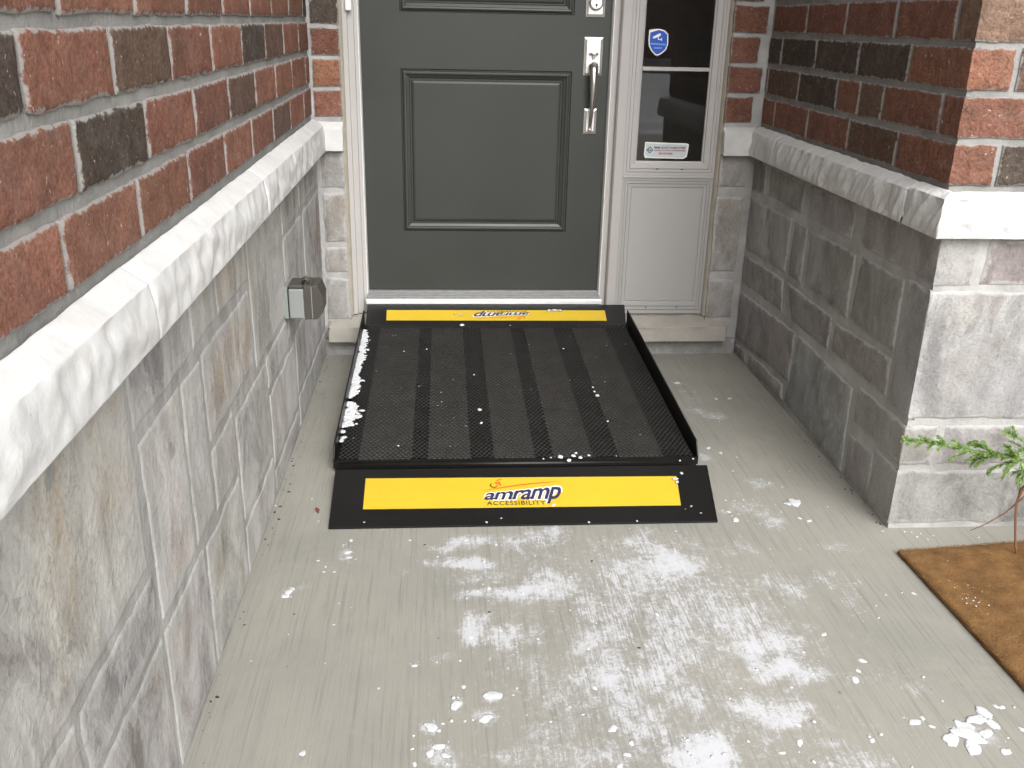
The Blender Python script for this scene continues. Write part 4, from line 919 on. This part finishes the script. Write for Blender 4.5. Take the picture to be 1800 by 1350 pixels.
def snow():
    r = random.Random(4); it = []
    for cx, cy, rx, ry, s, k in BLOBS:
        if s < .4: continue
        n = int(3+13*s*min(1, rx*ry/.004))
        for _ in range(n):
            a, d = r.uniform(0, 6.28), r.random()**.6*1.35; q = r.random()**3*.0042*s+.0009
            it.append(((cx+rx*d*math.cos(a), cy+ry*d*math.sin(a), 0), q*r.uniform(.8, 1.9), q*r.uniform(.6, 1.2), q*r.uniform(.2, .5)))
    for u, v, q in [(681, 830, 15), (515, 875, 11), (405, 972, 13), (650, 935, 11), (552, 790, 5), (330, 695, 5), (793, 795, 4), (776, 826, 4), (1225, 980, 9), (1030, 880, 4), (1090, 915, 4), (1310, 1045, 6), (1293, 1098, 6), (1258, 1148, 6), (1350, 700, 3), (320, 1070, 4), (330, 1140, 5), (440, 1060, 9), (400, 1090, 8), (470, 1100, 7), (1755, 843, 4)]:
        p = gnd(600+u/2.571, 900+v/2.571); q *= .0009; it.append(((p.x, p.y, 0), q*1.4, q*.9, q*.16))
    for u, v, q in [(1600, 1075, 14), (1560, 1110, 16), (1480, 1140, 12), (1500, 1175, 18), (1440, 1210, 16), (1540, 1190, 17), (1610, 1180, 13), (1640, 1130, 12), (1575, 1215, 12), (1545, 1250, 17), (1520, 1140, 10), (1690, 1050, 6), (1660, 1045, 5), (1260, 1125, 10), (1300, 1105, 5), (1345, 1145, 5), (1050, 1215, 5), (1790, 1160, 6), (1710, 1270, 9), (1750, 1048, 4), (1720, 1200, 3), (690, 1225, 7), (680, 1137, 6), (810, 690, 6), (980, 870, 5), (605, 1275, 5), (965, 915, 9), (1000, 820, 7), (1195, 483, 4), (1255, 488, 5), (400, 955, 3)]:
        p = gnd(1160+u/2.8125, 870+v/2.8125); q *= .00085; it.append(((p.x, p.y, 0), q*1.5, q*.95, q*.14))
    for u, v, q in [(660, 1220, 17), (640, 1225, 10), (680, 1215, 9), (690, 1297, 5), (738, 1310, 6), (605, 1142, 4), (828, 1240, 3), (375, 1305, 9), (340, 1265, 5), (345, 705, 7), (278, 707, 6), (85, 628, 9), (300, 975, 6), (380, 995, 4), (240, 950, 7), (640, 1065, 2), (1100, 1360, 4), (360, 1062, 4)]:
        p = gnd(1160+u/2.8125, 450+v/2.8125); q *= .00095; it.append(((p.x, p.y, 0), q*1.4, q*.95, q*.18))
    for u, v, q in [(1410, 500, 9), (1425, 480, 10), (1445, 465, 6), (1720, 285, 9), (1735, 225, 6), (1725, 310, 7), (1610, 355, 5), (1600, 380, 5), (1650, 642, 4), (1675, 537, 3), (1240, 822, 3), (1495, 1278, 7), (1362, 52, 5), (1575, 130, 5), (1540, 20, 4), (1570, 325, 5), (1425, 690, 3)]:
        p = gnd(u/2.8125, 870+v/2.8125); q *= .0008; it.append(((p.x, p.y, 0), q*1.4, q*.95, q*.2))
    for u, v in [(1590, 935), (1618, 938), (1640, 942), (1720, 945), (1602, 936), (1612, 944), (1630, 948)]:
        p = gnd(u, v); it.append(((p.x, p.y, 0), .0035, .0025, .0018))
    for _ in range(90):
        x, y = r.gauss(.45, .42), r.uniform(1.2, 2.2)
        if -.4 < x < 1.1: q = r.random()**3*.0035+.0009; it.append(((x, y, 0), q*1.4, q, q*.6))
    lumps('snow', it, 'crumbs and small lumps of white snow scattered over the concrete slab', 'snow')
    it = []
    FL, FR, BL, BR = V((-.320, 2.492, .036)), V((.752, 2.490, .036)), V((-.2985, 3.392, .160)), V((.701, 3.390, .160))
    def P(s, t): return FL*(1-s)*(1-t)+FR*s*(1-t)+BR*s*t+BL*(1-s)*t
    # runs of snow caught along the left curb
    for t0, t1, wmax, n in ((.56, .95, .022, 260), (.40, .57, .028, 200), (.20, .36, .044, 230), (.10, .17, .012, 8)):
        for _ in range(n):
            t = r.uniform(t0, t1); e = math.sin(math.pi*(t-t0)/(t1-t0))**.5; s = .004+abs(r.gauss(0, .55))*wmax*e*.8
            p = P(min(s, .08), t); q = r.uniform(.002, .0075)*(1.1-.5*s/.08); it.append(((p.x, p.y, p.z+.0005), q*r.uniform(1, 2.0), q, q*.55))
    for u, v, q in [(843, 722, 5), (846, 745, 4), (1045, 690, 4), (1050, 697, 5), (1042, 682, 4), (1068, 742, 3), (750, 615, 3), (710, 619, 3), (833, 660, 3), (990, 614, 3), (1008, 803, 5), (1020, 806, 5), (985, 805, 6), (1000, 811, 5), (968, 806, 3), (1035, 802, 4), (955, 808, 3), (1012, 798, 4), (1195, 811, 3), (1218, 808, 3), (812, 573, 6), (700, 785, 3), (912, 540, 0)]:
        if not q: continue
        p = hit(u, v, FL, (FR-FL).cross(BL-FL)); q *= .0011; it.append(((p.x, p.y, p.z+.002), q*1.3, q, q*.8))
    for u, v, z, q in [(975, 545.5, .188, 7), (965, 546, .188, 6), (985, 546, .188, 5), (800, 551, .185, 3), (811, 553, .184, 4), (1187, 842, .026, 5), (1190, 847, .026, 4), (1191, 855, .024, 2), (973, 888, .014, 4), (1035, 918, .008, 3), (640, 918, .008, 2), (1198, 832, .028, 4), (1232, 902, .009, 2), (1215, 890, .012, 3), (855, 918, .008, 3), (881, 911, .009, 2), (1120, 916, .008, 3), (1205, 895, .01, 2)]:
        p = gnd(u, v, z); q *= .0011; it.append(((p.x, p.y, p.z), q*1.6, q, q*.5))
    for _ in range(60):
        p = P(r.uniform(.03, .97), r.random()); q = r.random()**2*.0016+.0007; it.append(((p.x, p.y, p.z+.002), q*1.5, q, q))
    lumps('snow', it, 'white snow caught along one curb and in the mesh of the black ramp', 'snow')
    it = []
    mt = lambda u, v: gnd(u, v, .0145)
    for _ in range(40):
        u, v = r.gauss(1685, 38), r.gauss(1050, 17); p = mt(u, v+ (u-1685)*.25); q = r.random()**2*.0018+.0006
        if p.x > 1.18 and p.y < 1.96: it.append(((p.x, p.y, p.z), q*1.4, q, q*.7))
    lumps('snow', it, 'dusting of snow specks on the brown doormat', 'snow')
    # grit swept against the walls, and a leaf scrap
    it = []
    for _ in range(70):
        y = r.uniform(1.2, 3.5); q = r.random()**2*.0026+.0007; it.append(((XL+.004+abs(r.gauss(0, .011)), y, 0), q*1.5, q, q*.6))
    for _ in range(50):
        y = r.uniform(2.1, 3.5); q = r.random()**2*.0024+.0007; it.append(((XR-.003-abs(r.gauss(0, .010)), y, 0), q*1.5, q, q*.6))
    for _ in range(25):
        q = r.random()**3*.0022+.0007; it.append(((r.uniform(-.42, 1.1), r.uniform(1.2, 2.1), 0), q*1.8, q, q*.5))
    lumps('grit', it, 'fine dark grit and dirt swept against the foot of the walls', 'grit', 'soil')
    MT['leaf'] = m_plain('dry_leaf', (.16, .045, .03), .8, var=.2)
    L_ = [gnd(556, 892), gnd(562, 898), gnd(560, 904), gnd(554, 898)]
    vs = [(p.x, p.y, .002+.003*(k % 2)) for k, p in enumerate(L_)]; o = mesh('dry_leaf', vs+[(a, b, c-.0008) for a, b, c in vs], [(0, 1, 2, 3), (7, 6, 5, 4), (0, 4, 5, 1), (1, 5, 6, 2), (2, 6, 7, 3), (3, 7, 4, 0)], MT['leaf'])
    tag(o, 'tiny scrap of dark red leaf beside the lower ramp plate', 'leaf')
snow()

# ------------------------------------------------------------------ added house across the road, out of view, a dark reflection for the glass
def added_house():
    T = thing('house', 'added two storey dark brick house across the road, out of view, for its reflection', 'house', (3, -40, -.15))
    MB().box(-8, 8, -5, 5, 0, 6).build('wall', MT['house'], T)
    m = MB(); m.v = [(-8.6, -5.6, 5.9), (8.6, -5.6, 5.9), (8.6, 5.6, 5.9), (-8.6, 5.6, 5.9), (-4, 0, 9.5), (4, 0, 9.5)]; m.f = [(0, 1, 5, 4), (1, 2, 5), (2, 3, 4, 5), (3, 0, 4), (3, 2, 1, 0)]; m.build('roof', MT['roof'], T)
    for x in (-5.5, -1.5, 3.5):
        for z in (1., 3.9): 
            wd = MB().box(x-.7, x+.7, 5.002, 5.06, z, z+1.4).build('window', MT['white'], T); MB().box(x-.6, x+.6, 5.062, 5.08, z+.1, z+1.3).build('pane', MT['seal'], wd)
added_house()
